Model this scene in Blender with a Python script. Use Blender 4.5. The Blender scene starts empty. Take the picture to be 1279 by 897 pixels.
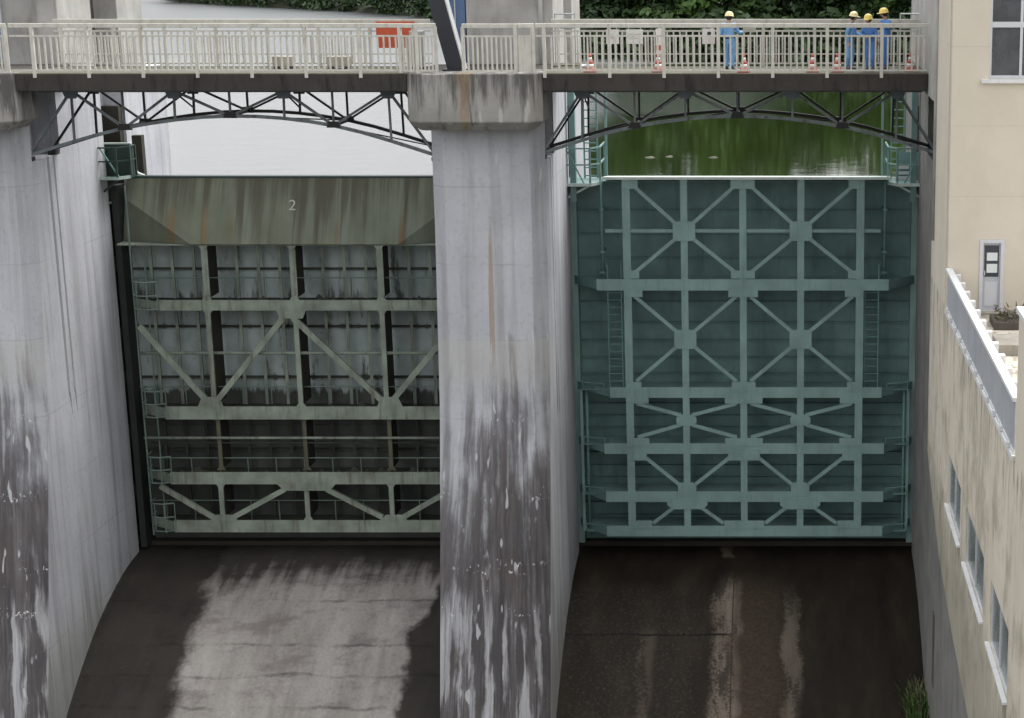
import bpy, bmesh, math, random
from mathutils import Vector, Matrix, Euler
random.seed(7)
S = bpy.context.scene
COL = S.collection
R = math.radians

# ------------------------------------------------------------------ camera
FPX, CX, CY, PITCH, HC = 2200.0, 977.0, 448.5, R(13.0), 3.55
cam_d = bpy.data.cameras.new('camera')
cam = bpy.data.objects.new('camera', cam_d); COL.objects.link(cam)
cam.location = (0, 0, HC)
cam.rotation_euler = (R(90) - PITCH, 0, 0)
cam_d.sensor_width = 36.0
cam_d.lens = 36.0 * FPX / 1279.0
cam_d.shift_x = -(CX - 639.5) / 1279.0
cam_d.clip_start = 0.5
cam_d.clip_end = 4000
S.camera = cam

# ------------------------------------------------------------------ sky, sun, exposure
SUN_EL, SUN_AZ = R(60), R(42)          # azimuth clockwise from +Y (upstream)
W = bpy.data.worlds.new('World'); S.world = W; W.use_nodes = True
wn = W.node_tree; wn.nodes.clear()
wo = wn.nodes.new('ShaderNodeOutputWorld'); wb = wn.nodes.new('ShaderNodeBackground')
sk = wn.nodes.new('ShaderNodeTexSky'); sk.sky_type = 'NISHITA'; sk.sun_disc = False
sk.sun_elevation = SUN_EL; sk.sun_rotation = SUN_AZ
sk.air_density = 1.0; sk.dust_density = 6.0; sk.ozone_density = 1.0
hs = wn.nodes.new('ShaderNodeHueSaturation'); hs.inputs['Saturation'].default_value = 0.16
wn.links.new(sk.outputs[0], hs.inputs['Color'])
gm = wn.nodes.new('ShaderNodeGamma'); gm.inputs['Gamma'].default_value = 0.5     # cloud cover evens the sky out
wn.links.new(hs.outputs[0], gm.inputs['Color'])
wn.links.new(gm.outputs[0], wb.inputs['Color'])
wb.inputs['Strength'].default_value = 0.15
wn.links.new(wb.outputs[0], wo.inputs['Surface'])
sd = bpy.data.lights.new('sun', 'SUN'); sd.energy = 0.6; sd.angle = R(40); sd.color = (1, .965, .92)
sun = bpy.data.objects.new('sun', sd); COL.objects.link(sun)
dv = Vector((math.cos(SUN_EL)*math.sin(SUN_AZ), math.cos(SUN_EL)*math.cos(SUN_AZ), math.sin(SUN_EL)))
sun.rotation_euler = dv.to_track_quat('Z', 'Y').to_euler()
sun.location = (0, 20, 40)
S.view_settings.view_transform = 'Standard'
S.view_settings.look = 'None'
S.view_settings.exposure = 2.4
S.view_settings.gamma = 1.0
S.view_settings.use_curve_mapping = False
S.render.engine = 'CYCLES'
S.cycles.max_bounces = 6
S.cycles.use_denoising = True

# ------------------------------------------------------------------ survey helper: photo bearing + known distance -> world
CP, SP = math.cos(PITCH), math.sin(PITCH)
def P(px, py, Y):
    v = (CY - py) / FPX
    t = Y / (CP + v*SP)
    return Vector(((px - CX)/FPX*t, Y, HC + t*(-SP + v*CP)))
def PX(px, py, Y): return P(px, py, Y).x
def PZ(py, Y): return P(0, py, Y).z

# ------------------------------------------------------------------ node helper
class G:
    def __init__(s, name):
        s.m = bpy.data.materials.new(name); s.m.use_nodes = True
        s.nt = s.m.node_tree; s.nt.nodes.clear()
        s.out = s.nt.nodes.new('ShaderNodeOutputMaterial')
        s.b = s.nt.nodes.new('ShaderNodeBsdfPrincipled')
        s.nt.links.new(s.b.outputs[0], s.out.inputs[0])
        s._pos = None; s._sep = None
    def n(s, t, **k):
        x = s.nt.nodes.new(t)
        for a, b in k.items(): setattr(x, a, b)
        return x
    def put(s, sock, v):
        if isinstance(v, bpy.types.NodeSocket): s.nt.links.new(v, sock)
        else:
            if isinstance(v, tuple) and len(v) == 3 and sock.type == 'RGBA': v = v + (1,)
            sock.default_value = v
    def geo(s):
        if not s._pos: s._pos = s.n('ShaderNodeNewGeometry')
        return s._pos
    def pos(s): return s.geo().outputs['Position']
    def objco(s): return s.n('ShaderNodeTexCoord').outputs['Object']
    def xyz(s):
        if not s._sep:
            s._sep = s.n('ShaderNodeSeparateXYZ'); s.put(s._sep.inputs[0], s.pos())
        return s._sep.outputs
    def normal(s):
        q = s.n('ShaderNodeSeparateXYZ'); s.put(q.inputs[0], s.geo().outputs['True Normal']); return q.outputs
    def ma(s, op, a, b=0.0, c=0.0, clamp=False):
        x = s.n('ShaderNodeMath', operation=op, use_clamp=clamp)
        s.put(x.inputs[0], a); s.put(x.inputs[1], b)
        if op in ('MULTIPLY_ADD', 'SMOOTH_MIN'): s.put(x.inputs[2], c)
        return x.outputs[0]
    def mul(s, a, b): return s.ma('MULTIPLY', a, b)
    def add(s, a, b): return s.ma('ADD', a, b)
    def sub(s, a, b): return s.ma('SUBTRACT', a, b)
    def vscale(s, v, sc):
        x = s.n('ShaderNodeVectorMath', operation='MULTIPLY'); s.put(x.inputs[0], v); s.put(x.inputs[1], sc); return x.outputs[0]
    def noise(s, vec, scale=1.0, detail=4, rough=.55, dist=0.0):
        x = s.n('ShaderNodeTexNoise'); s.put(x.inputs['Vector'], vec)
        x.inputs['Scale'].default_value = scale; x.inputs['Detail'].default_value = detail
        x.inputs['Roughness'].default_value = rough; x.inputs['Distortion'].default_value = dist
        return x.outputs[0]
    def step(s, v, a, b, lo=0.0, hi=1.0):
        x = s.n('ShaderNodeMapRange', interpolation_type='SMOOTHSTEP'); s.put(x.inputs[0], v)
        x.inputs[1].default_value = a; x.inputs[2].default_value = b
        x.inputs[3].default_value = lo; x.inputs[4].default_value = hi
        return x.outputs[0]
    def ramp(s, f, stops):
        x = s.n('ShaderNodeValToRGB'); s.put(x.inputs[0], f); e = x.color_ramp.elements
        while len(e) < len(stops): e.new(.5)
        for el, (p, c) in zip(e, stops): el.position = p; el.color = c + (1,)
        return x.outputs[0]
    def mix(s, f, a, b, mode='MIX'):
        x = s.n('ShaderNodeMix', data_type='RGBA', blend_type=mode)
        s.put(x.inputs[0], f); s.put(x.inputs[6], a); s.put(x.inputs[7], b); return x.outputs[2]
    def band(s, v, c, w):           # 1 within w of c, soft
        return s.step(s.ma('ABSOLUTE', s.sub(v, c)), w, w*.4)
    def bump(s, h, strength=.3, dist=.02):
        x = s.n('ShaderNodeBump'); x.inputs['Strength'].default_value = strength
        x.inputs['Distance'].default_value = dist; s.put(x.inputs['Height'], h)
        s.put(s.b.inputs['Normal'], x.outputs[0])
    def set(s, color=None, rough=None, metal=None, **k):
        if color is not None: s.put(s.b.inputs['Base Color'], color)
        if rough is not None: s.put(s.b.inputs['Roughness'], rough)
        if metal is not None: s.put(s.b.inputs['Metallic'], metal)
        for a, v in k.items(): s.put(s.b.inputs[a], v)
        return s.m

M = {}
def paint(name, c, rough=.5, var=.15, dirt=None, dirt_amt=.35, rust=0.0, sc=1.2):
    """weathered paint: tone drift, vertical grime streaks, optional rust specks"""
    g = G(name); p = g.pos()
    n = g.noise(p, sc, 5)
    dark = tuple(x*(1-var) for x in c); lite = tuple(min(1, x*(1+var)) for x in c)
    col = g.ramp(n, [(.3, dark), (.7, lite)])
    st = g.noise(g.vscale(p, (5, 5, .45)), 1, 5, .65)
    d = dirt or tuple(x*.4 for x in c)
    col = g.mix(g.mul(g.step(st, .5, .72), dirt_amt), col, d)
    if rust:
        r = g.noise(g.vscale(p, (3.5, 3.5, 1.2)), 1.3, 6, .7)
        col = g.mix(g.mul(g.step(r, .62, .74), rust), col, (.12, .045, .015))
    g.set(col, g.ma('MULTIPLY_ADD', n, .25, rough - .12))
    g.bump(g.noise(p, 25, 3), .12, .004)
    M[name] = g.m; return g.m

# ---- concrete of the piers
def pier_mat(name, stain=True, tint=(1, 1, 1)):
    g = G(name); p = g.pos(); x, y, z = g.xyz()
    big = g.noise(p, .28, 5, .6)
    fine = g.noise(p, 7, 5, .65)
    strk = g.noise(g.vscale(p, (2.6, 2.6, .13)), 1, 7, .62)
    strk2 = g.noise(g.vscale(p, (.9, .9, .06)), 1, 5, .6)
    strk = g.mix(g.step(g.normal()[1], -.2, -.75), strk, g.noise(g.vscale(p, (2.8, .1, .1)), 1, 7, .6))
    T = lambda c: tuple(a*b for a, b in zip(c, tint))
    col = g.ramp(big, [(.3, T((.42, .42, .43))), (.7, T((.57, .57, .575)))])
    col = g.mix(g.step(strk, .42, .7, 0, .48), col, (.17, .16, .16))
    strk2 = g.mix(g.step(g.normal()[1], -.2, -.75), strk2, g.noise(g.vscale(p, (1.0, .05, .05)), 1, 5, .6))
    col = g.mix(g.step(strk2, .54, .7, 0, .4), col, (.56, .57, .6))
    col = g.mix(g.step(fine, .5, .8, 0, .35), col, (.2, .19, .185))
    fr = g.step(g.normal()[1], -.2, -.75)          # streaked downstream faces
    if stain:
        # runs fan out downwards from the crown of each nose
        right = g.ma('GREATER_THAN', x, -17.0)
        xc = g.add(g.mul(right, 16.3), -25.1)
        dx_ = g.sub(x, xc)
        fan = g.add(1.0, g.mul(g.ma('MAXIMUM', g.sub(-8.0, z), 0.0), .055))
        wv = g.n('ShaderNodeCombineXYZ')
        g.put(wv.inputs[0], g.add(g.add(xc, g.ma('DIVIDE', dx_, fan)), g.mul(g.sub(g.noise(p, .9, 4), .5), .12)))
        g.put(wv.inputs[2], z); wv = wv.outputs[0]
        fs_ = g.noise(g.vscale(wv, (14, .12, .35)), 1, 5, .66)
        ms_ = g.noise(g.vscale(wv, (4.2, .05, .16)), 1, 6, .62)
        bl_ = g.noise(g.vscale(wv, (1.6, .2, .45)), 1, 5, .6)
        up = g.sub(g.ma('DIVIDE', g.sub(-8.4, z), 3.6), g.mul(g.ma('ABSOLUTE', g.sub(dx_, .2)), .42))
        m = g.step(g.add(g.add(g.add(up, g.mul(g.sub(ms_, .5), 3.2)), g.mul(g.sub(bl_, .5), 3.0)), g.mul(g.sub(fs_, .5), 1.4)), -.1, 1.2)
        m = g.mul(m, fr)
        sc_ = g.ramp(g.add(g.add(g.mul(fs_, .4), g.mul(ms_, .3)), g.mul(bl_, .3)), [(.39, (.024, .02, .021)), (.48, (.055, .046, .047)), (.56, (.115, .1, .103)), (.65, (.29, .275, .29))])
        sc_ = g.mix(g.step(g.noise(g.vscale(wv, (1.2, .3, .3)), 1, 4), .55, .7, 0, .5), sc_, (.08, .054, .038))
        col = g.mix(g.mul(m, .92), col, sc_)
        # lime: short drips, then long tongues low on the nose
        dr = g.noise(g.vscale(wv, (6.0, .5, 1.0)), 1, 1.2, .4, .0)
        lim = g.mul(g.step(dr, .665, .7), g.step(g.noise(p, .6, 2), .42, .56))
        col = g.mix(g.mul(g.mul(lim, fr), .8), col, (.55, .56, .58))
        low = g.step(g.add(z, g.mul(g.sub(ms_, .5), 7)), -16.4, -17.6)
        tg = g.add(g.mul(g.noise(g.vscale(wv, (4.2, .08, .2)), 1, 3, .5), .8), g.mul(fs_, .2))
        col = g.mix(g.mul(g.mul(low, fr), g.step(g.add(tg, g.mul(g.sub(bl_, .5), .3)), .49, .58, 0, .8)), col, g.ramp(fs_, [(.35, (.33, .33, .36)), (.65, (.6, .6, .62))]))
        sp = g.noise(g.vscale(p, (7, 7, 4.5)), 1.6, 3, .6)
        js = None
        for zj in (-10.95, -13.4, -15.7, -17.0):
            b = g.band(g.add(z, g.mul(g.sub(big, .5), 1.1)), zj, .2)
            js = b if js is None else g.ma('MAXIMUM', js, b)
        js = g.mul(js, g.step(g.noise(p, .9, 2), .42, .58))
        col = g.mix(g.mul(g.mul(g.step(sp, .6, .65), js), fr), col, (.6, .61, .62))
        col = g.mix(g.mul(g.step(sp, .725, .75), fr), col, (.55, .56, .57))
    jl = None
    for zj in (-3.6, -6.05, -8.45, -10.95, -13.4, -15.85, -18.3):
        b = g.band(g.add(z, g.mul(g.sub(big, .5), .06)), zj, .03); jl = b if jl is None else g.ma('MAXIMUM', jl, b)
    col = g.mix(g.mul(jl, g.step(big, .45, .6, 0, .22)), col, (.14, .13, .13))
    col = g.mix(g.mul(fr, g.mul(g.step(z, -8.42, -8.48), g.mul(g.step(z, -10.4, -9.3), .35))), col, (.5, .48, .43))
    # rust run on the nose
    rx = g.band(g.add(x, g.mul(g.sub(strk, .5), .9)), -9.2, .1)
    rz = g.mul(g.step(z, -9.5, -8.2), g.step(z, -4.2, -5.6))
    col = g.mix(g.mul(g.mul(rx, rz), .55), col, (.3, .19, .09))
    # green-grey damp foot of the side walls
    col = g.mix(g.mul(g.sub(1.0, fr), g.step(g.sub(z, g.mul(strk, 3)), -18.6, -21.0, 0, .5)), col, (.2, .2, .14))
    g.set(col, .88)
    g.bump(g.add(g.mul(fine, .6), g.mul(strk, .8)), .35, .03)
    M[name] = g.m
pier_mat('pier_concrete', True, (.965, .985, 1.045))
def cap_mat():
    g = G('cap_concrete'); p = g.pos(); x, y, z = g.xyz()
    strk = g.noise(g.vscale(p, (3.2, 3.2, .35)), 1, 7, .65); big = g.noise(p, .5, 5); fine = g.noise(p, 9, 5, .7)
    col = g.ramp(big, [(.3, (.24, .23, .21)), (.7, (.4, .385, .36))])
    col = g.mix(g.step(g.add(strk, g.mul(g.step(z, -1.6, .1), .16)), .5, .7, 0, .85), col, (.075, .07, .068))
    col = g.mix(g.step(g.noise(g.vscale(p, (4, 4, .6)), 1, 4), .62, .7, 0, .55), col, (.55, .54, .52))
    rx = g.band(g.add(x, g.mul(g.sub(strk, .5), 1.2)), -9.6, .25)
    col = g.mix(g.mul(rx, .45), col, (.3, .2, .09))
    col = g.mix(g.step(fine, .55, .8, 0, .4), col, (.12, .11, .1))
    g.set(col, .9); g.bump(g.add(fine, strk), .4, .03); M['cap_concrete'] = g.m
cap_mat()
def simple_conc(name, c, d, amt=.5):
    g = G(name); p = g.pos()
    strk = g.noise(g.vscale(p, (3, 3, .5)), 1, 6, .68); big = g.noise(p, .9, 5); fine = g.noise(p, 8, 5, .75)
    col = g.ramp(big, [(.3, tuple(v*.75 for v in c)), (.7, tuple(v*1.12 for v in c))])
    col = g.mix(g.step(strk, .48, .72, 0, amt), col, d)
    col = g.mix(g.step(fine, .55, .85, 0, .35), col, d)
    g.set(col, .88); g.bump(g.add(fine, strk), .3, .02); M[name] = g.m
simple_conc('tower_concrete', (.42, .41, .39), (.2, .19, .18))
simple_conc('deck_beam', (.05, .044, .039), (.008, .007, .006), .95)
simple_conc('abutment_concrete', (.24, .235, .225), (.1, .095, .085), .6)
simple_conc('deck_top', (.1, .098, .07), (.04, .045, .025))
simple_conc('step_concrete', (.4, .37, .32), (.16, .15, .13))

def wall_mat(name, c, moss):
    g = G(name); p = g.pos(); x, y, z = g.xyz()
    big = g.noise(p, .35, 5, .6); strk = g.noise(g.vscale(p, (2, 2, .35)), 1, 6, .65); fine = g.noise(p, 14, 4, .7)
    col = g.ramp(big, [(.3, tuple(v*.9 for v in c)), (.7, tuple(v*1.06 for v in c))])
    col = g.mix(g.step(fine, .5, .85, 0, .16), col, tuple(v*.6 for v in c))
    blo = g.noise(p, .55, 7, .68)
    m = g.mul(g.step(g.add(g.mul(strk, .35), g.mul(blo, .65)), .47, .62), g.step(z, -5.0, -8.0, .1, 1.0))
    col = g.mix(g.mul(m, moss), col, (.2, .175, .12))
    jt = None
    for zj in (-.82, -2.65, 1.2):
        b = g.band(z, zj, .015); jt = b if jt is None else g.ma('MAXIMUM', jt, b)
    col = g.mix(g.mul(jt, .25), col, (.35, .3, .25))
    mo = g.noise(g.vscale(p, (4, 4, .8)), 1, 6, .7)
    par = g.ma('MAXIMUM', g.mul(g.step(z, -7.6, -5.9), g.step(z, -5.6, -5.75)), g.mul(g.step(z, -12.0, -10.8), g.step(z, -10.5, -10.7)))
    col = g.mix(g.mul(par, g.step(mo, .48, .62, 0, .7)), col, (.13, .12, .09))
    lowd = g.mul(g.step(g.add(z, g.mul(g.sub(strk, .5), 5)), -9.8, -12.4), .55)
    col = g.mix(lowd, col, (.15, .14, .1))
    g.set(col, .85); g.bump(fine, .15, .01); M[name] = g.m
wall_mat('building_render', (.66, .6, .5), .55)

def chute_mat(name, kind):
    g = G(name); p = g.pos(); x, y, z = g.xyz()
    wob = g.noise(p, .7, 5, .6); grain = g.noise(p, 9, 6, .75); big = g.noise(g.vscale(p, (1.2, .35, .35)), 1, 6, .6)
    lng = g.noise(g.vscale(p, (2.2, .22, .22)), 1, 6, .6)
    wx = g.add(g.add(x, g.mul(g.sub(wob, .5), 1.5)), g.mul(g.sub(grain, .5), .28))
    if kind == 'old':
        col = g.ramp(g.add(g.mul(big, .6), g.mul(grain, .4)), [(.32, (.18, .165, .15)), (.5, (.27, .25, .232)), (.68, (.37, .35, .33))])
        pat = g.noise(g.vscale(p, (.5, .8, .8)), 1, 6, .7)
        col = g.mix(g.step(pat, .5, .66, 0, .6), col, (.12, .1, .098))
        col = g.mix(g.step(lng, .52, .72, 0, .35), col, (.13, .11, .105))
        for yj in (58.2, 56.3, 55.2, 54.2):
            col = g.mix(g.mul(g.band(g.add(y, g.mul(g.sub(wob, .5), .5)), yj, .07), g.step(pat, .4, .6, 0, .6)), col, (.06, .055, .05))
        wr_ = g.sub(wx, g.mul(g.ma('MAXIMUM', g.sub(y, 56.5), 0.0), .3))
        wet = g.ma('MAXIMUM', g.step(wx, -19.9, -20.5), g.step(wr_, -12.9, -12.55))
        gate_wet = g.step(g.add(g.add(y, g.mul(g.sub(lng, .5), 5)), g.add(g.mul(g.sub(pat, .5), 3), g.mul(g.step(x, -13, -20), .9))), 58.9, 61.2, 0, .93)
        wet = g.ma('MAXIMUM', wet, gate_wet)
        wetc = g.ramp(g.add(g.mul(wob, .5), g.mul(lng, .5)), [(.35, (.01, .0085, .007)), (.65, (.026, .021, .016))])
        spk = g.mul(g.step(grain, .66, .72), g.step(wx, -12.2, -12.7, 0, 1))
    else:
        col = g.ramp(big, [(.3, (.012, .009, .0065)), (.55, (.022, .016, .011)), (.75, (.04, .029, .019))])
        ed = g.add(g.add(x, g.mul(g.sub(wob, .5), .8)), g.mul(g.sub(grain, .5), .5))
        brk = g.step(g.add(big, g.mul(g.sub(grain, .5), .5)), .4, .52, .25, 1)
        s1 = g.mul(g.mul(g.band(ed, -1.95, .6), g.step(y, 60.0, 58.6)), brk); s2 = g.mul(g.mul(g.band(ed, .3, .36), g.step(y, 59.6, 57.6)), g.mul(brk, .5))
        s3 = g.mul(g.band(ed, -.9, 1.3), g.step(y, 60.4, 58.2, 0, .7))
        br = g.ramp(lng, [(.35, (.13, .1, .075)), (.65, (.3, .26, .21))])
        col = g.mix(s3, col, g.ramp(grain, [(.35, (.035, .025, .017)), (.65, (.085, .062, .044))]))
        col = g.mix(g.mul(g.ma('MAXIMUM', s1, s2), .75), col, br)
        s4 = g.mul(g.mul(g.band(ed, -4.6, .35), g.step(y, 57.2, 56.4)), brk); col = g.mix(g.mul(s4, .2), col, (.2, .165, .13))
        s5 = g.mul(g.band(wx, -2.0, .35), g.band(y, 61.4, .7)); col = g.mix(g.mul(s5, .55), col, (.22, .18, .12))
        cr = g.mul(g.band(g.add(y, g.mul(g.sub(wob, .5), .25)), 56.7, .05), g.step(x, -1.7, -2.0))
        col = g.mix(cr, col, (.006, .005, .005))
        j = g.mul(g.band(x, -1.72, .03), g.step(y, 59.6, 59.2)); col = g.mix(g.mul(j, .8), col, (.03, .025, .02))
        rb = g.mul(g.step(x, -2.3, -3.2), g.mul(g.step(y, 59.4, 58.6), 1.0))
        col = g.mix(g.mul(rb, g.step(grain, .5, .75, 0, .38)), col, (.16, .13, .095))
        wet = g.sub(1.0, g.ma('MAXIMUM', g.ma('MAXIMUM', s1, s2), g.mul(rb, .6))); wetc = col
        spk = g.mul(g.step(grain, .72, .76), .35)
    if kind == 'old': col = g.mix(g.mul(wet, .94), col, wetc)
    col = g.mix(g.mul(spk, .55), col, (.32, .3, .27))
    g.set(col, g.ma('MULTIPLY_ADD', wet, -.2, .9), **{'Specular IOR Level': g.ma('MULTIPLY_ADD', wet, -.22, .4)})
    g.bump(g.add(grain, g.mul(lng, .7)), .5, .03); M[name] = g.m
chute_mat('chute_old', 'old'); chute_mat('chute_new', 'new')

# ---- steel
paint('new_gate_paint', (.245, .375, .355), .5, .16, (.13, .2, .185), .4, .25)
paint('new_gate_shaded', (.165, .275, .268), .55, .2, (.08, .14, .135), .4, .12)  # gate paint again, darkened: shade of the recessed plating put into the colour
paint('new_gate_light', (.55, .64, .6), .5, .1)
paint('old_gate_member', (.225, .265, .215), .65, .32, (.09, .08, .045), .75, .4)
paint('old_gate_rail', (.13, .18, .155), .6, .2)
PZ_ = lambda py: PZ(py, 62.45)
def old_skin():
    g = G('old_gate_skin'); p = g.pos(); x, y, z = g.xyz()
    n = g.noise(p, 1.1, 6, .65); st = g.noise(g.vscale(p, (3, 3, .6)), 1, 6, .65)
    col = g.ramp(n, [(.3, (.27, .33, .325)), (.7, (.43, .49, .475))])
    # algae and silt, plus the lower bays' girder shade put into the colour
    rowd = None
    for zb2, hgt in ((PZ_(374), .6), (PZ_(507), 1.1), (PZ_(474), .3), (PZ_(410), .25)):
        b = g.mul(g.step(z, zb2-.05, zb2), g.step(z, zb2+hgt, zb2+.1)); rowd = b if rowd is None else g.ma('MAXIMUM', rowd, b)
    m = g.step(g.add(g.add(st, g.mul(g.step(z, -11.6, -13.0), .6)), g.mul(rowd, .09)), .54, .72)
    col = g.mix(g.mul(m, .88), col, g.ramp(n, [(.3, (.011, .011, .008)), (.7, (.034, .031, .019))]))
    g.set(col, .75); g.bump(n, .3, .02); M['old_gate_skin'] = g.m
old_skin()
def apron():
    g = G('old_gate_apron'); p = g.pos(); x, y, z = g.xyz()
    n = g.noise(g.vscale(p, (1, 1, .6)), .8, 6, .6); st = g.noise(g.vscale(p, (3.4, .1, .12)), 1, 7, .6); st2 = g.noise(g.vscale(p, (1.1, .06, .08)), 1, 4)
    col = g.ramp(n, [(.3, (.095, .108, .075)), (.7, (.145, .165, .12))])
    col = g.mix(g.step(st2, .5, .68, 0, .6), col, (.19, .225, .185))
    dk = g.step(g.add(g.add(st, g.mul(g.step(z, -6.4, -4.3), .17)), g.mul(g.band(x, -17.4, 3.5), .07)), .55, .8, 0, .85)
    col = g.mix(dk, col, (.05, .045, .03))
    ru = None
    for xr, w in ((-21.4, .2), (-19.35, .15), (-13.25, .18), (-20.2, .12), (-15.6, .1)):
        b = g.band(g.add(x, g.mul(g.sub(st, .5), .7)), xr, w); ru = b if ru is None else g.ma('MAXIMUM', ru, b)
    ru = g.mul(ru, g.mul(g.step(g.add(z, g.mul(g.sub(n, .5), 2)), -4.7, -6.1), g.step(st, .36, .6)))
    col = g.mix(g.mul(ru, .9), col, (.16, .08, .028))
    g.set(col, .78); g.bump(g.add(n, st), .2, .02); M['old_gate_apron'] = g.m
apron()
paint('old_gate_dim', (.1, .098, .065), .7, .25, (.05, .045, .03), .5)  # member paint dimmed: shade of the bay between girders put into the colour
paint('end_steel', (.022, .028, .025), .7, .3, (.02, .02, .016), .6)
paint('dark_rust', (.038, .034, .025), .85, .3, (.055, .03, .015), .4)
paint('algae_shade', (.045, .05, .035), .85, .35, (.015, .015, .01), .6)  # algae tone with shade put in, for webs and lower-bay ribs
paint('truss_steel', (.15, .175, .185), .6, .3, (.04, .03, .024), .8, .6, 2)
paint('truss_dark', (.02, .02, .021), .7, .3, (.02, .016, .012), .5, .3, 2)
paint('gusset_blue', (.14, .17, .21), .6, .2, (.09, .09, .1), .4)
paint('rail_cream', (.6, .58, .52), .55, .12, (.24, .2, .14), .45, .2, 3)
paint('rail_far', (.5, .48, .43), .6, .12, (.2, .18, .13), .4, .15, 3)
paint('galvanised', (.36, .38, .38), .45, .12)
paint('navy_steel', (.02, .024, .034), .45, .2)
paint('blue_panel', (.09, .15, .28), .5, .12)
paint('pale_edge', (.5, .52, .53), .5, .1)
paint('green_box', (.02, .046, .036), .55, .2, (.015, .03, .02), .5)
paint('mint_edge', (.4, .48, .44), .55, .15, (.15, .2, .17), .4)
paint('white_fence', (.7, .71, .72), .5, .06, (.35, .34, .32), .3)
paint('grey_slat', (.4, .42, .45), .5, .08, (.22, .22, .22), .3)
paint('alu_frame', (.6, .61, .64), .4, .06, (.4, .4, .4), .25)
paint('door_paint', (.5, .51, .55), .5, .06, (.32, .3, .28), .3)
paint('door_dark', (.035, .045, .06), .35, .1)
paint('paper', (.72, .74, .74), .7, .04, (.5, .5, .5), .2)
paint('red_board', (.52, .085, .03), .55, .12, (.3, .05, .03), .3)
paint('sign_white', (.68, .66, .63), .6, .06, (.35, .2, .17), .5)
paint('cone_red', (.5, .11, .075), .5, .1, (.35, .07, .05), .3)
paint('cone_white', (.72, .68, .66), .5, .06)
paint('coverall_blue', (.085, .22, .52), .85, .22, (.05, .12, .32), .4, 0, 5)
paint('coverall_pale', (.17, .36, .62), .85, .22, (.09, .2, .42), .4, 0, 5)
paint('helmet_yellow', (.8, .62, .16), .3, .05, (.7, .5, .12), .2)
paint('helmet_cream', (.8, .7, .38), .3, .05, (.7, .6, .3), .2)
paint('skin', (.42, .25, .17), .6, .06, (.36, .2, .14), .2)
paint('hair', (.02, .016, .014), .7, .1)
paint('boot', (.03, .05, .07), .6, .1)
paint('mark_white', (.33, .36, .32), .7, .1, (.22, .23, .2), .6)
paint('ladder_steel', (.15, .28, .26), .5, .12)
paint('pipe_white', (.62, .63, .62), .5, .08)
paint('cabinet_grey', (.33, .34, .33), .5, .08)
paint('bark', (.06, .045, .032), .9, .2)
paint('soil', (.05, .04, .03), .95, .2)
paint('niche_dark', (.1, .085, .075), .9, .2)

def glass(name, c=(.035, .04, .045), rough=.12):
    g = G(name); n = g.noise(g.pos(), 2.2, 3)
    g.set(g.ramp(n, [(.3, c), (.7, tuple(v*1.7 for v in c))]), g.ma('MULTIPLY_ADD', n, .15, rough), 0.0, **{'Specular IOR Level': .6}); M[name] = g.m
glass('window_glass', (.05, .052, .058), .2); glass('side_glass', (.13, .15, .15), .2)

def leaf(name, a, b):
    g = G(name); oi = g.n('ShaderNodeObjectInfo')
    n = g.noise(g.pos(), .9, 3); f = g.add(g.mul(n, .8), g.mul(oi.outputs['Random'], .25))
    g.set(g.ramp(f, [(.25, a), (.85, b)]), .6); M[name] = g.m
leaf('leaf_dark', (.013, .03, .01), (.045, .09, .024)); leaf('leaf_mid', (.03, .07, .016), (.13, .24, .055))
leaf('leaf_grass', (.04, .08, .015), (.1, .16, .04)); leaf('leaf_dry', (.05, .045, .025), (.18, .16, .1))

def water_mat():
    g = G('reservoir_water'); p = g.pos(); x, y, z = g.xyz()
    w1 = g.noise(g.vscale(p, (.55, .9, 1)), 1, 5, .55); w2 = g.noise(g.vscale(p, (2.2, 4.5, 1)), 1, 4, .6)
    lg = g.noise(p, .03, 4, .6)
    wind = g.step(g.add(x, g.mul(g.sub(lg, .5), 6)), -8.2, -12.5)              # breeze-ruffled open reservoir
    strip = g.mul(g.mul(g.step(g.add(y, g.mul(g.sub(lg, .5), 8)), 95, 99), g.step(y, 121, 115)), g.step(x, 1.5, -3.5))
    far = g.mul(wind, g.step(y, 110, 180))
    ruf = g.ma('MAXIMUM', wind, g.mul(strip, .4))
    g.set(g.mix(ruf, (.015, .025, .006), (.11, .118, .122)), g.add(g.ma('MULTIPLY_ADD', ruf, .2, .03), g.mul(far, .22)), 0.0, IOR=1.333)  # pale base of the ruffled water has sky sheen put into the colour
    bp = g.n('ShaderNodeBump'); bp.inputs['Distance'].default_value = .25
    g.put(bp.inputs['Strength'], g.ma('MULTIPLY_ADD', ruf, .22, .028)); g.put(bp.inputs['Height'], g.add(g.mul(w1, .7), g.mul(w2, .25)))
    g.put(g.b.inputs['Normal'], bp.outputs[0]); M['reservoir_water'] = g.m
water_mat()
def ground_mat():
    g = G('bank_ground'); p = g.pos(); n = g.noise(p, .15, 6, .65)
    g.set(g.ramp(n, [(.3, (.015, .022, .009)), (.7, (.03, .036, .016))]), .95); M['bank_ground'] = g.m
    g = G('river_bed'); p = g.pos(); n = g.noise(p, .3, 6, .65)
    g.set(g.ramp(n, [(.3, (.03, .032, .024)), (.7, (.07, .07, .055))]), .95); M['river_bed'] = g.m
ground_mat()

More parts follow.
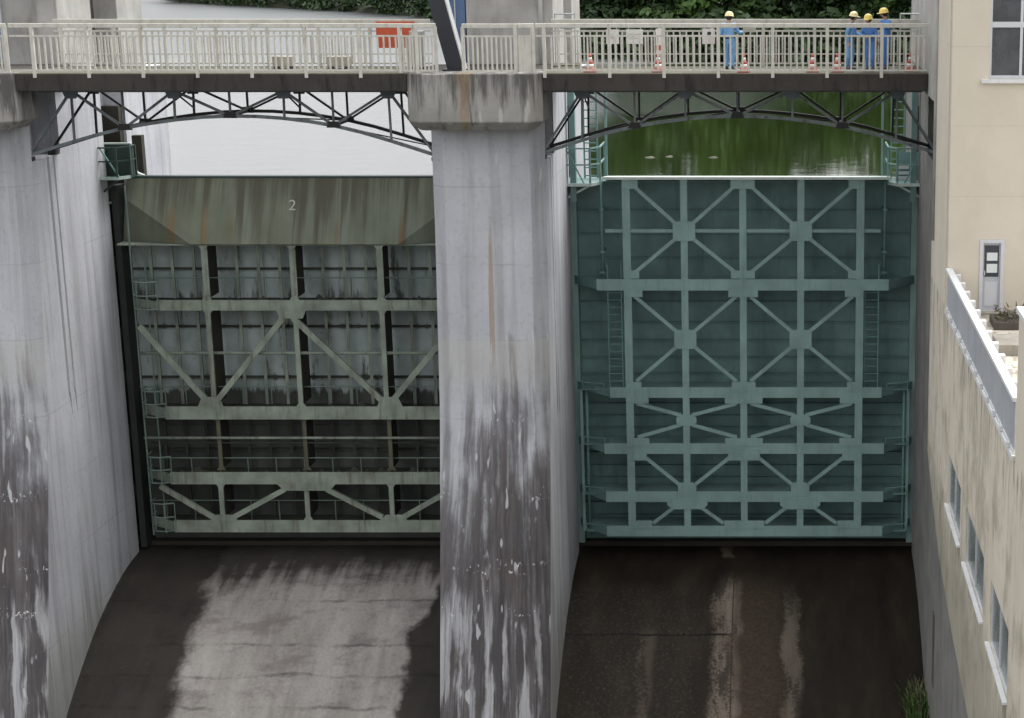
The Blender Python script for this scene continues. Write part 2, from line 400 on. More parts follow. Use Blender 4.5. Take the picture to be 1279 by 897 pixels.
# ------------------------------------------------------------------ mesh helpers
class MB:
    def __init__(s): s.v = []; s.f = []
    def raw(s, vs, fs):
        o = len(s.v); s.v += [tuple(v) for v in vs]; s.f += [tuple(i+o for i in f) for f in fs]; return s
    def box(s, x0, x1, y0, y1, z0, z1):
        return s.raw([(x0,y0,z0),(x1,y0,z0),(x1,y1,z0),(x0,y1,z0),(x0,y0,z1),(x1,y0,z1),(x1,y1,z1),(x0,y1,z1)],
                     [(0,3,2,1),(4,5,6,7),(0,1,5,4),(1,2,6,5),(2,3,7,6),(3,0,4,7)])
    def bar(s, a, b, w, d, ref=(0, 1, 0)):
        """square bar a->b; d measured along ref, w across"""
        a, b = Vector(a), Vector(b); t = (b-a).normalized(); r = Vector(ref)
        r = (r - t*r.dot(t))
        if r.length < 1e-4: r = Vector((1, 0, 0)) - t*t.x
        r.normalize(); u = t.cross(r)
        vs = [q + u*(i*w/2) + r*(j*d/2) for q in (a, b) for i, j in ((-1,-1),(1,-1),(1,1),(-1,1))]
        return s.raw(vs, [(0,3,2,1),(4,5,6,7),(0,1,5,4),(1,2,6,5),(2,3,7,6),(3,0,4,7)])
    def tube(s, pts, r, n=8, cap=True):
        pts = [Vector(p) for p in pts]; rs = r if isinstance(r, (list, tuple)) else [r]*len(pts); rings = []
        up = None
        for i, p in enumerate(pts):
            t = (pts[min(i+1, len(pts)-1)] - pts[max(i-1, 0)]).normalized()
            if up is None: up = Vector((0,0,1)) if abs(t.z) < .9 else Vector((1,0,0))
            u = (up - t*up.dot(t)).normalized(); w = t.cross(u); up = u
            rings.append([p + (u*math.cos(2*math.pi*k/n) + w*math.sin(2*math.pi*k/n))*rs[i] for k in range(n)])
        vs = [q for g in rings for q in g]; fs = []
        for i in range(len(pts)-1):
            for k in range(n): fs.append((i*n+k, i*n+(k+1)%n, (i+1)*n+(k+1)%n, (i+1)*n+k))
        if cap: fs += [tuple(reversed(range(n))), tuple((len(pts)-1)*n+k for k in range(n))]
        return s.raw(vs, fs)
    def lathe(s, prof, n=16, c=(0,0,0)):
        vs = [(c[0]+r*math.cos(2*math.pi*k/n), c[1]+r*math.sin(2*math.pi*k/n), c[2]+z) for r, z in prof for k in range(n)]; fs = []
        for i in range(len(prof)-1):
            for k in range(n): fs.append((i*n+k, i*n+(k+1)%n, (i+1)*n+(k+1)%n, (i+1)*n+k))
        fs += [tuple(reversed(range(n))), tuple((len(prof)-1)*n+k for k in range(n))]
        return s.raw(vs, fs)
    def prism_y(s, xz, y0, y1):
        n = len(xz); vs = [(x, y0, z) for x, z in xz] + [(x, y1, z) for x, z in xz]
        return s.raw(vs, [tuple(range(n)), tuple(reversed(range(n, 2*n)))] + [(i, i+n, (i+1)%n+n, (i+1)%n) for i in range(n)])
    def prism_x(s, yz, x0, x1):
        n = len(yz); vs = [(x0, y, z) for y, z in yz] + [(x1, y, z) for y, z in yz]
        return s.raw(vs, [tuple(range(n)), tuple(reversed(range(n, 2*n)))] + [(i, i+n, (i+1)%n+n, (i+1)%n) for i in range(n)])
    def prism_z(s, xy, z0, z1):
        n = len(xy); vs = [(x, y, z0) for x, y in xy] + [(x, y, z1) for x, y in xy]
        return s.raw(vs, [tuple(range(n)), tuple(reversed(range(n, 2*n)))] + [(i, i+n, (i+1)%n+n, (i+1)%n) for i in range(n)])
    def mesh(s, name='m', fix=True, smooth=False):
        me = bpy.data.meshes.new(name); me.from_pydata(s.v, [], s.f)
        if fix:
            bm = bmesh.new(); bm.from_mesh(me); bmesh.ops.recalc_face_normals(bm, faces=bm.faces); bm.to_mesh(me); bm.free()
        if smooth:
            for p in me.polygons: p.use_smooth = True
        me.update(); return me
def link(name, me, mat=None, parent=None, loc=None, rot=None):
    o = bpy.data.objects.new(name, me); COL.objects.link(o)
    if mat is not None and me is not None and not me.materials: me.materials.append(M[mat])
    if parent:
        o.parent = parent
        if parent.name in BASE: o.matrix_parent_inverse = BASE[parent.name]
    if loc is not None: o.location = loc
    if rot is not None: o.rotation_euler = rot
    return o
def obj(name, mb, mat, parent=None, smooth=False, bevel=0):
    o = link(name, mb.mesh(name, True, smooth), mat, parent)
    if bevel:
        m = o.modifiers.new('bevel', 'BEVEL'); m.width = bevel; m.segments = 2; m.limit_method = 'ANGLE'
    return o
BASE = {}
def thing(name, label, cat, loc=(0,0,0), group=None, rz=0, local=False):
    """Empty at the base of a thing; unless local, its parts are given in world coordinates"""
    o = bpy.data.objects.new(name, None); COL.objects.link(o); o.location = loc; o.rotation_euler = (0,0,rz)
    if not local: BASE[o.name] = Matrix.Translation(Vector(loc)).inverted()
    return tag(o, label, cat, group)
def tag(o, label, cat, group=None):
    o['label'] = label; o['category'] = cat
    if group: o['group'] = group
    return o
def struct(name, mb, mat, smooth=False):
    o = obj(name, mb, mat, None, smooth); o['kind'] = 'structure'; return o
def copy_tree(o, parent=None):
    c = o.copy(); COL.objects.link(c); c.parent = parent
    for ch in list(o.children): copy_tree(ch, c)
    return c
def cut(o, boxes):
    cm = MB()
    for b in boxes: cm.box(*b)
    co = link('cutter', cm.mesh('cutter'))
    m = o.modifiers.new('cut', 'BOOLEAN'); m.object = co; m.operation = 'DIFFERENCE'; m.solver = 'EXACT'
    bpy.context.view_layer.update()
    me = bpy.data.meshes.new_from_object(o.evaluated_get(bpy.context.evaluated_depsgraph_get()))
    o.modifiers.clear(); o.data = me; bpy.data.objects.remove(co)
# ================================================================== SETTING
WATER_Z = -5.2
WL, CL, CR, WR = -23.6, -11.0, -7.45, 4.75        # bay walls: left pier | centre pier | right abutment
SILL_Y, SILL_Z = 62.2, -17.85
def ogee(y):
    d = max(0.0, SILL_Y - y)
    if d <= 11: return SILL_Z - .0445*d**2.02
    z11 = SILL_Z - .0445*11**2.02
    return z11 - (d-11)*.0445*2.02*11**1.02
def chute(x0, x1, name, mat):
    m = MB(); ys = [64.5, 63, 62.2] + [62.2 - .45*i for i in range(1, 56)]; nx = 24; vs = []
    for y in ys:
        for i in range(nx+1):
            vs.append((x0 + (x1-x0)*i/nx, y, max(ogee(y), -33) + (.012*math.sin(i*1.7+y*2.1) if y < 61 else 0)))
    k = nx+1; fs = [(a*k+b, a*k+b+1, (a+1)*k+b+1, (a+1)*k+b) for a in range(len(ys)-1) for b in range(nx)]
    m.raw(vs, fs); o = link(name, m.mesh(name, True, True), mat); o['kind'] = 'structure'
    if o.data.polygons[5].normal.z < 0: o.data.flip_normals()
    return o
chute(WL-.3, CL+.3, 'spillway_chute', 'chute_old')
chute(CR-.3, WR+.3, 'spillway_chute', 'chute_new')
struct('ground', MB().raw([(-600,-600,-32.5),(600,-600,-32.5),(600,60,-32.5),(-600,60,-32.5)], [(0,1,2,3)]), 'river_bed')
# dam body to either side of the bays (out of frame, closes the reservoir)
struct('dam_wall', MB().box(-120, -27.25, 61, 69, -33, -1.2), 'tower_concrete')
struct('dam_wall', MB().box(13.05, 120, 61, 69, -33, -1.2), 'tower_concrete')
wm = MB()
wy = [62.6, 64, 66, 68, 71, 75, 80, 86, 93, 101, 110, 120, 135, 150, 170, 200, 240, 300, 380, 480, 600]
wx = [-500, -300, -180, -110, -70, -45, -32, -26, -22, -18, -14, -10, -6, -2, 2, 6, 10, 16, 26, 45, 80, 140, 260, 420]
wm.raw([(x, y, WATER_Z) for y in wy for x in wx], [(a*len(wx)+b, a*len(wx)+b+1, (a+1)*len(wx)+b+1, (a+1)*len(wx)+b) for a in range(len(wy)-1) for b in range(len(wx)-1)])
wo_ = struct('water', wm, 'reservoir_water', True)
if wo_.data.polygons[0].normal.z < 0: wo_.data.flip_normals()
# far bank: shoreline distance by bearing s = X/Y
SH = [(-1.6, 330), (-.6, 420), (-.37, 400), (-.335, 318), (-.27, 285), (-.21, 256), (-.175, 225), (-.15, 170), (-.13, 152), (0, 147), (.1, 143), (.3, 125), (.7, 105), (1.6, 90)]
def shore(s):
    for (a, da), (b, db) in zip(SH, SH[1:]):
        if s <= b: return da + (db-da)*max(0, (s-a))/(b-a)
    return SH[-1][1]
def bank_z(s, y):
    d = y - shore(s)
    return WATER_Z + (d*.35 if d < 2 else .7 + (d-2)*.03)
tm = MB(); ss = [-1.6 + 3.2*i/160 for i in range(161)]; dd = [-6, 0, 2, 8, 18, 35, 60, 110, 240, 600]
tm.raw([(s*(shore(s)+d), shore(s)+d, bank_z(s, shore(s)+d) + .25*math.sin(s*90+d)) for s in ss for d in dd],
       [(a*10+b, (a+1)*10+b, (a+1)*10+b+1, a*10+b+1) for a in range(160) for b in range(9)])
bo = struct('terrain', tm, 'bank_ground', True)
if bo.data.polygons[3].normal.z < 0: bo.data.flip_normals()

# ================================================================== PIERS
def pier_shaft(x0, x1, slotL, slotR, nose=True):
    """lofted plan with battered chamfered nose, stop-log groove and gate slot on the given sides"""
    levels = [(-.6, 55.0, .07), (-5, 54.9, .07), (-10.5, 54.4, .07), (-11.6, 54.2, .0), (-17, 53.0, 0), (-22, 51.8, 0), (-33, 49.0, 0)]
    rings = []
    for z, yf, gd in levels:
        c = .42; r = []
        # right side from nose to tail
        r += [(x0+c, yf), (x1-c, yf), (x1, yf+c)]
        g = gd if slotR else 0
        if slotR: r += [(x1, 56.5), (x1-g, 56.52), (x1-g, 56.68), (x1, 56.7), (x1, 56.98), (x1-g, 57.0), (x1-g, 57.1), (x1, 57.12), (x1, 61.4), (x1-.75, 61.4), (x1-.75, 63.6), (x1, 63.6)]
        r += [(x1, 68.0), (x1-1.0, 69.2), (x0+1.0, 69.2), (x0, 68.0)]
        if slotL: r += [(x0, 63.6), (x0+.75, 63.6), (x0+.75, 61.4), (x0, 61.4), (x0, 57.12), (x0+g, 57.1), (x0+g, 57.0), (x0, 56.98), (x0, 56.7), (x0+g, 56.68), (x0+g, 56.52), (x0, 56.5)]
        r += [(x0, yf+c)]
        rings.append([(x, y, z) for x, y in r])
    n = len(rings[0]); m = MB(); fs = []
    for i in range(len(rings)-1):
        for k in range(n): fs.append((i*n+k, i*n+(k+1)%n, (i+1)*n+(k+1)%n, (i+1)*n+k))
    fs += [tuple(range(n)), tuple(range((len(rings)-1)*n, len(rings)*n))]
    return m.raw([p for r in rings for p in r], fs)
def cap(x0, x1, yf, c=.45, yb=69.0, z0=-1.75, z1=-.02):
    m = MB(); levels = [(z1, 0), (z0+.28, 0), (z0, .34)]; rings = []
    for z, i in levels:
        rings.append([(x0+c+i*.3, yf+i, z), (x1-c-i*.3, yf+i, z), (x1-i, yf+c+i*.3, z), (x1-i, yb, z), (x0+i, yb, z), (x0+i, yf+c+i*.3, z)])
    fs = [(i*6+k, i*6+(k+1)%6, (i+1)*6+(k+1)%6, (i+1)*6+k) for i in range(2) for k in range(6)] + [tuple(range(6)), tuple(range(12, 18))]
    return m.raw([p for r in rings for p in r], fs)
pc = thing('dam_pier', 'stained concrete pier with flared cap standing between the two gates', 'pier', (-9.2, 55, -20), 'spillway piers')
LEDGE = PZ(194, 55.5) - .18
NY0, NY1 = 55.46, 57.62
sf = obj('shaft', pier_shaft(CL, CR, True, True), 'pier_concrete', pc)
cut(sf, [(CL-.5, CL+.85, NY0, NY1, LEDGE, 1), (CR-.85, CR+.5, NY0, NY1, LEDGE, 1)])
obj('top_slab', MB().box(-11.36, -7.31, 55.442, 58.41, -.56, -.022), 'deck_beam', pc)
obj('cap', cap(-11.4, -7.28, 53.6, .4, 55.44), 'cap_concrete', pc, bevel=.03)
pl = thing('dam_pier', 'concrete pier at the far left with white streaked side wall beside the old gate', 'pier', (-25.4, 55, -20), 'spillway piers')
sf = obj('shaft', pier_shaft(-27.2, WL, False, True), 'pier_concrete', pl)
cut(sf, [(WL-.85, WL+.5, NY0, NY1, LEDGE, 1)])
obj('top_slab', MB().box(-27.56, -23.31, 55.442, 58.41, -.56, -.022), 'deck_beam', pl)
obj('cap', cap(-27.6, -23.28, 53.6, .4, 55.44), 'cap_concrete', pl, bevel=.03)
pr = thing('dam_abutment', 'narrow grey concrete abutment wall between the new gate and the cream building', 'abutment', (6, 55, -20))
aw = obj('wall', MB().prism_z([(WR, 51.2), (9.5, 51.2), (9.5, 68), (WR, 68), (WR, 63.6), (WR+.75, 63.6), (WR+.75, 61.4), (WR, 61.4)], -33, -.7), 'abutment_concrete', pr)
cut(aw, [(WR-.5, WR+.85, NY0, NY1, LEDGE, -.9)])
obj('training_wall', MB().box(WR, 9.5, 26, 51.198, -33, -10.5), 'abutment_concrete', pr)
obj('corbel', MB().prism_z([(4.44, 51.2), (9.5, 51.2), (9.5, 58.2), (4.44, 58.2)], -.7, 7), 'tower_concrete', pr)
obj('pilaster', MB().box(WR+.003, 5.6, 63.62, 66, -.7, 7), 'tower_concrete', pr)
obj('notch_shade', MB().box(WR-.015, WR+.02, 51.6, 52.2, -19.0, -16.6), 'niche_dark', pr)  # flat dark plate; the notch's shade is put into its colour
# dark steel rails and linings added to block the gate slots, so gaps read black
for root, x, sg in ((pl, WL, -1), (pc, CL, 1), (pc, CR, -1), (pr, WR, 1)):
    o_ = MB()
    xa, xb = sorted((x + sg*.1, x + sg*.735))
    o_.box(xa, xb, 63.25, 63.58, SILL_Z, -1.8)
    obj('slot_shade_rail', o_, 'dark_rust', root)
    xa, xb = sorted((x + sg*.68, x + sg*.735))
    obj('slot_shade_lining', MB().box(xa, xb, 61.45, 63.2, SILL_Z, -1.8), 'dark_rust', root)

# hoist towers on the piers
def tower(label, x0, x1, base, extras):
    t = thing('hoist_tower', label, 'tower', base, 'hoist towers on the piers')
    obj('front_column', MB().box(x0 if x0 > -20 else -24.28, x1, 58.42, 61.3, -1.76, 7), 'tower_concrete', t, bevel=.03)
    obj('rear_column', MB().box(x0, x1, 63.7, 66.2, -1.76, 7), 'tower_concrete', t, bevel=.03)
    extras(t); return t
def exL(t):
    obj('back_wall', MB().box(-27.2, -24.45, 61.3, 63.7, -1.76, 7), 'niche_dark', t)  # dark colour carries the shade of the gap between the columns
    obj('set_back_wall', MB().box(-27.2, -24.282, 59.4, 61.298, -.5, 7), 'tower_concrete', t)
    obj('blue_shutter', MB().box(-27.15, -25.9, 59.3, 59.397, .1, 4), 'blue_panel', t)
    obj('shutter_frame', MB().box(-25.89, -25.82, 59.28, 59.397, .05, 4.1), 'pale_edge', t)
tl = tower('grey concrete hoist tower standing on the far left pier behind the railing', -27.2, WL-.02, (-25, 60, -1.75), exL)
def exC(t):
    obj('back_wall', MB().box(-10.0, -8.2, 61.3, 63.7, -1.76, 7), 'tower_concrete', t)
    obj('conduit', MB().tube([(-7.86, 58.33, 0), (-7.86, 58.33, 7)], .075, 10), 'pipe_white', t, True)
tc = tower('grey concrete hoist tower on the centre pier with a white conduit', -10.3, CR-.02, (-9, 60, -1.75), exC)
# blue cabinet beside the centre tower
bc = thing('steel_cabinet', 'tall blue steel cabinet beside the centre hoist tower', 'cabinet', (-10.65, 58.8, 0))
obj('cabinet_body', MB().box(-11.0, -10.33, 58.45, 59.2, 0, 3.2), 'blue_panel', bc, bevel=.02)
obj('door_edge', MB().box(-10.68, -10.64, 58.42, 58.445, .1, 3.1), 'pale_edge', bc)
obj('handle', MB().box(-10.78, -10.75, 58.4, 58.445, 1.0, 1.25), 'pale_edge', bc)
# inclined leg
lg = thing('inclined_steel_leg', 'dark navy inclined steel box leg standing on the centre pier', 'steel leg', (-10.3, 56, 0))
a, b = P(571, 88, 55.3), P(527, -70, 55.3); a.z = 0
obj('box_leg', MB().bar(a, b, .5, .45), 'navy_steel', lg, bevel=.02)
nrm = Vector((.27, 0, .02)); obj('edge_flange', MB().bar(a+nrm, b+nrm, .035, .5), 'pale_edge', lg)
obj('base_plate', MB().box(a.x-.4, a.x+.42, 54.95, 55.65, -.018, .03), 'navy_steel', lg)

# ================================================================== FOOTBRIDGES
BY0, BY1 = 54.0, 57.6
TN, TF = 55.5, 57.35
def footbridge(label, x0, x1, tops, bots, ends, base, zadj=0):
    t = thing('footbridge', label, 'footbridge', base, 'truss footbridges')
    obj('deck_slab', MB().box(x0, x1, BY0+.02, BY1, -.2, -.03), 'deck_top', t)
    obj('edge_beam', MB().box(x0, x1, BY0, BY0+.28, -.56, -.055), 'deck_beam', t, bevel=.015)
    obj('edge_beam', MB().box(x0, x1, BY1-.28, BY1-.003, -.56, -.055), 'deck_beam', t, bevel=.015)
    for i in range(6):
        xx = x0 + (x1-x0)*(i+.5)/6
        obj('cross_beam', MB().box(xx-.1, xx+.1, BY0+.28, BY1-.28, -.5, -.2), 'deck_beam', t)
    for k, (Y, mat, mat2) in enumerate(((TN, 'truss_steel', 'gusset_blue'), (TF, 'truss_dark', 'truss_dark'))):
        zt = -.66
        T = [Vector((X, Y, zt)) for X in tops]; B = [Vector((X, Y, Z)) for X, Z in bots]
        L, Rr = Vector((ends[0], Y, ends[2])), Vector((ends[1], Y, ends[2]))
        ch = [L] + B + [Rr]
        # curved lower chord
        def quad(u):
            n = len(ch)-1; f = u*n; i = min(int(f), n-1); w = f-i
            p0 = ch[max(i-1,0)]; p1 = ch[i]; p2 = ch[i+1]; p3 = ch[min(i+2,n)]
            return .5*((2*p1) + (p2-p0)*w + (2*p0-5*p1+4*p2-p3)*w*w + (3*p1-p0-3*p2+p3)*w**3)
        n = len(ch)-1
        for i in range(n):
            cm = MB()
            for j in range(4): cm.bar(quad((i+j/4)/n), quad((i+(j+1)/4)/n), .1, .12)
            obj('lower_chord', cm, mat, t)
        obj('upper_chord', MB().bar((x0+.05, Y, zt+.0), (x1-.05, Y, zt), .09, .14), mat, t)
        for i, q in enumerate(T):
            u = (i+.5)/n
            # foot of the vertical on the chord
            best = min((abs(quad(j/200).x - q.x), j) for j in range(201))[1]; f = quad(best/200)
            obj('vertical', MB().bar(q, f, .065, .07), mat, t)
            for e in (ch[i], ch[i+1]):
                d = .075 if k == 0 else .065
                obj('diagonal', MB().bar(q, e, d, .09), mat, t)
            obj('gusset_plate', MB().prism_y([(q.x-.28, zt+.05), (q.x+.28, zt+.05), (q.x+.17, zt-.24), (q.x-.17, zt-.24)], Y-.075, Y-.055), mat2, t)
        for e in B:
            obj('vertical', MB().bar((e.x, Y, zt), e, .062, .07), mat, t)
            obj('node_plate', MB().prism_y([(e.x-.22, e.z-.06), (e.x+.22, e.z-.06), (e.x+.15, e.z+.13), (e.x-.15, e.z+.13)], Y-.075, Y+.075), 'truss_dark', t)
    for X, Z in bots:
        obj('cross_strut', MB().bar((X, TN+.05, Z), (X, TF-.05, Z), .08, .08, (0,0,1)), 'truss_dark', t)
    for X in tops:
        obj('sway_brace', MB().bar((X, TN+.05, -.7), (X, TF-.05, -1.35), .04, .04, (0,0,1)), 'truss_dark', t)
    for (Xa, Za), (Xb, Zb) in zip([(ends[0], ends[2])] + bots, bots + [(ends[1], ends[2])]):
        obj('lateral_brace', MB().bar((Xa, TN+.05, Za), (Xb, TF-.05, Zb), .04, .04, (0,0,1)), 'truss_dark', t)
    for X in (ends[0], ends[1]):
        for Y in (TN, TF): obj('bearing_shoe', MB().box(X-.13, X+.13, Y-.12, Y+.12, ends[2]-.18, ends[2]-.05), 'truss_dark', t)
    return t
Yn = TN
fbL = footbridge('dark beamed truss footbridge above the rusty old gate', -23.27, -11.41,
    [PX(89,118,Yn), PX(217,116,Yn), PX(354,115,Yn), PX(485,117,Yn)],
    [(PX(156,160,Yn), PZ(160,Yn)), (PX(288,145,Yn), PZ(145,Yn)), (PX(417,157,Yn), PZ(157,Yn))],
    (-23.72, -10.9, PZ(194,Yn)), (-17.3, 55.5, 0))
fbR = footbridge('dark beamed truss footbridge above the teal new gate', -7.27, 4.43,
    [PX(727,118,Yn), PX(856,116,Yn), PX(989,116,Yn), PX(1121,118,Yn)],
    [(PX(793,159,Yn), PZ(158,Yn)), (PX(921,145,Yn), PZ(145,Yn)), (PX(1052,157,Yn), PZ(158,Yn))],
    (-7.55, 4.85, PZ(191,Yn)), (-1.4, 55.5, 0))

# ================================================================== RAILINGS
BAL = MB().box(-.025, .025, -.02, .02, 0, 1).mesh('baluster')
def railing(label, pts, posts, mat, hb=.06, hm=1.09, ht=1.40, n_bal=8, foot=-.16, mid=None, group='footbridge railings', toe=False, pw=.1, gap=None):
    """pts: polyline in plan; posts: list of distances along it; balusters between"""
    pts = [Vector((x, y, 0)) for x, y in pts]; seg = [(pts[i+1]-pts[i]).length for i in range(len(pts)-1)]
    def at(d):
        for i, L in enumerate(seg):
            if d <= L + 1e-6 or i == len(seg)-1:
                return pts[i] + (pts[i+1]-pts[i])*(d/L), math.atan2((pts[i+1]-pts[i]).y, (pts[i+1]-pts[i]).x)
            d -= L
    t = thing('guard_railing', label, 'railing', tuple(pts[0]), group)
    for i in range(len(pts)-1):
        a, b = pts[i], pts[i+1]; up = Vector((0,0,1))
        dm = .0015*i
        obj('top_rail', MB().bar(a+up*(ht+dm), b+up*(ht+dm), .1, .13, (0,0,1)), mat, t, bevel=.012)
        obj('middle_rail', MB().bar(a+up*(hm+dm), b+up*(hm+dm), .04, .05, (0,0,1)), mat, t)
        obj('bottom_rail', MB().bar(a+up*(hb+dm), b+up*(hb+dm), .04, .05, (0,0,1)), mat, t)
        if mid: obj('lower_rail', MB().bar(a+up*(mid+dm), b+up*(mid+dm), .035, .035, (0,0,1)), mat, t)
    pm = MB().box(-pw/2, pw/2, -pw/2-.01, pw/2-.01, foot, ht-.03).mesh('post')
    for d in posts:
        q, an = at(d); link('post', pm, mat, t, (q.x, q.y, 0), (0, 0, an))
    bmesh_ = BAL.copy()
    for d0, d1 in zip(posts, posts[1:]):
        for k in range(1, n_bal+1):
            q, an = at(d0 + (d1-d0)*k/(n_bal+1))
            o = link('baluster', bmesh_, mat, t, (q.x, q.y, hb+.02), (0, 0, an)); o.scale = (1, 1, hm-hb-.04)
    return t
def posts_at(xs, x0): return [x - x0 for x in xs]
YR = 54.03
sp = 66.4*54.6/2200
xsL = [PX(41, 60, YR) + sp*i for i in range(8)]
railing('cream guard railing along the near edge of the old gate footbridge', [(-23.35, YR), (-11.6, YR)], posts_at(xsL, -23.35), 'rail_cream')
xsR = [PX(693, 60, YR) + sp*i for i in range(8)]
railing('cream guard railing along the near edge of the new gate footbridge', [(-7.45, YR), (4.4, YR)], posts_at([-7.2] + xsR[1:], -7.45), 'rail_cream')
railing('cream railing section on the centre pier cap right of the navy leg', [(-9.62, 53.75), (-7.95, 53.72), (-7.5, 53.98)], [.02, 1.6, 2.15], 'rail_cream', n_bal=10, foot=0)
railing('short cream railing returning onto the centre pier left of the navy leg', [(-11.58, 53.98), (-11.1, 53.8), (-10.45, 54.0)], [.05, .6, 1.17], 'rail_cream', n_bal=4, foot=0)
railing('cream railing on the cap of the far left pier', [(-27.5, 53.8), (-24.1, 53.8), (-23.42, 54.0)], [0, 1.5, 2.9, 3.4, 4.08], 'rail_cream', n_bal=7, foot=0)
YF = 57.5
xsLf = [PX(62, 60, YF) + .45 + sp*i for i in range(8)]
railing('cream railing along the reservoir side of the old gate footbridge', [(-23.4, YF), (-11.3, YF)], posts_at(xsLf[:7], -23.4), 'rail_far', mid=.36, n_bal=7, foot=-.1)
xsRf = [-7.2 + sp*i for i in range(8)]
railing('cream railing along the reservoir side of the new gate footbridge', [(-7.42, YF), (4.4, YF)], posts_at(xsRf, -7.42), 'rail_far', mid=.36, n_bal=7, foot=-.1)
# small galvanised rails on the tower steps
for lab, x0, x1, y in (('small grey step railing right of the centre hoist tower', -7.4, -6.75, 58.3), ('small grey step railing beside the right hand tower edge', 3.85, 4.55, 58.4)):
    r_ = thing('step_railing', lab, 'railing', (x0, y, 0), 'tower step railings')
    for xx in (x0, (x0+x1)/2, x1): obj('post', MB().tube([(xx, y, 0), (xx, y, 1.62)], .022, 6), 'galvanised', r_)
    for zz in (1.15, 1.6): obj('rail', MB().tube([(x0, y, zz), (x1, y, zz)], .024, 6), 'galvanised', r_)
    obj('landing', MB().box(x0-.1, x1+.1, y-.4, y+.6, -.2, -.02), 'deck_top', r_)

# ================================================================== NEW GATE
FN, SK = 60.6, 62.3
ng = thing('spillway_gate', 'teal painted new steel gate with star shaped bracing in the right bay', 'spillway gate', (-1.4, 62, SILL_Z), 'spillway gates')
zn = lambda py: PZ(py, FN)
XV = [PX(785.5,445,FN), PX(856.3,445,FN), PX(928.6,445,FN), PX(999.8,445,FN), PX(1073,445,FN)]
GX0, GX1 = CR+.05, WR-.05
# skin plating strakes with lips
sky_py = [226,262,291,321,349,376,402,424,445,465,486,503,518,533,548,564,580,595,610,626,642,658,674]
sz = [PZ(p, SK) for p in sky_py]
for i in range(len(sz)-1):
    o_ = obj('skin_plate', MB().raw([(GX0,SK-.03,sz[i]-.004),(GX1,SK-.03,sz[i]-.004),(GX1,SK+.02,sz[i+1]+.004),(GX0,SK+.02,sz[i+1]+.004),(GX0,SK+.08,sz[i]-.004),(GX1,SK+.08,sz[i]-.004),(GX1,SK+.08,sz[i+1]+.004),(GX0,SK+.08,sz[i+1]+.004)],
        [(0,1,2,3),(4,7,6,5),(0,4,5,1),(1,5,6,2),(2,6,7,3),(3,7,4,0)]), 'new_gate_shaded', ng)
    if i: obj('stiffener', MB().box(GX0, GX1, SK-.14, SK-.032, sz[i]-.012, sz[i]+.012), 'new_gate_shaded', ng)
def girder(y0, y1, xa, xb, ends=.75, f=FN, yb=61.75, mat='new_gate_paint', root=ng, name='girder', e0=None, e1=None, skin=SK, webmat=None, dark_ends=False):
    z1, z0 = PZ(y0, f), PZ(y1, f); m = MB()
    e0 = GX0 if e0 is None else e0; e1 = GX1 if e1 is None else e1
    m.prism_z([(xa, f), (xb, f), (xb, f+.05), (xa, f+.05)], z0, z1)
    zc = (z0+z1)/2
    g = obj(name, m, mat, root)
    m2 = MB().prism_z([(e0, yb+.06), (xa, f+.06), (xb, f+.06), (e1, yb+.06), (e1, skin-.15), (e0, skin-.15)], zc-.02, zc+.02)
    obj('web', m2, webmat or mat, g)
    for (p, q) in (((xa-.004, f+.004), (e0, yb)), ((xb+.004, f+.004), (e1, yb))):
        obj('end_flange', MB().prism_z([p, q, (q[0], q[1]+.05), (p[0], p[1]+.05)], z0+.04, z1-.06), 'new_gate_shaded' if root is ng else mat, g)
    return g
xa1, xb1 = PX(745,356,FN), PX(1110,356,FN)
xa2, xb2 = PX(762,490,FN), PX(1101,490,FN)
xa3, xb3 = PX(755,560,FN), PX(1104,560,FN)
girder(349, 363, xa1, xb1); girder(484, 497, xa2, xb2); girder(554, 567, xa3, xb3); girder(614, 627, PX(757,620,FN), PX(1103,620,FN)); girder(657, 670, PX(758,664,FN), PX(1102,664,FN))
# verticals: each bay between girders, flange in front of a web
def vert(X, ya, yb_, w=.25, f=FN, mat='new_gate_paint', root=ng, d=.9, name='vertical_post', webmat=None):
    z1, z0 = PZ(ya, f), PZ(yb_, f)
    o_ = obj(name, MB().box(X-w/2, X+w/2, f+.012, f+.05, z0, z1), mat, root)
    obj('post_web', MB().box(X-.02, X+.02, f+.052, f+d, z0+.01, z1-.01), webmat or mat, o_)
rows = [(224, 349), (363, 484), (497, 554), (567, 614), (627, 657)]
for r, (a, b) in enumerate(rows):
    for i, X in enumerate(XV): vert(X, a, b, .27 if i in (0, 4) else .24)
def gus(x, z, w, h, ch=.12, f=FN, mat='new_gate_paint', root=ng, dy=0.0):
    obj('gusset_plate', MB().prism_y([(x-w/2+ch, z-h/2), (x+w/2-ch, z-h/2), (x+w/2, z-h/2+ch), (x+w/2, z+h/2-ch), (x+w/2-ch, z+h/2), (x-w/2+ch, z+h/2), (x-w/2, z+h/2-ch), (x-w/2, z-h/2+ch)], f-.012-dy, f+.008-dy), mat, root)
def rect(x0, x1, z0, z1, dy=.0):
    obj('gusset_plate', MB().box(x0, x1, FN-.01-dy, FN+.006-dy, z0, z1), 'new_gate_paint', ng)
def diag(p, q, w=.125):
    obj('diagonal', MB().bar((p[0], FN+.06, p[1]), (q[0], FN+.06, q[1]), w, .08), 'new_gate_paint', ng)
def star(xl, xc, xr, py0, pyc, py1, gw=.78, gh=.68, cw=.5, chh=.26, up=True, dn=True):
    zt, zc_, zb = zn(py0), zn(pyc), zn(py1)
    for sx, X in ((1, xl), (-1, xr)):
        if up: diag((X+sx*.25, zt-.22), (xc-sx*.2, zc_+.18))
        if dn: diag((X+sx*.25, zb+.22), (xc-sx*.2, zc_-.18))
    gus(xc, zc_, gw, gh)
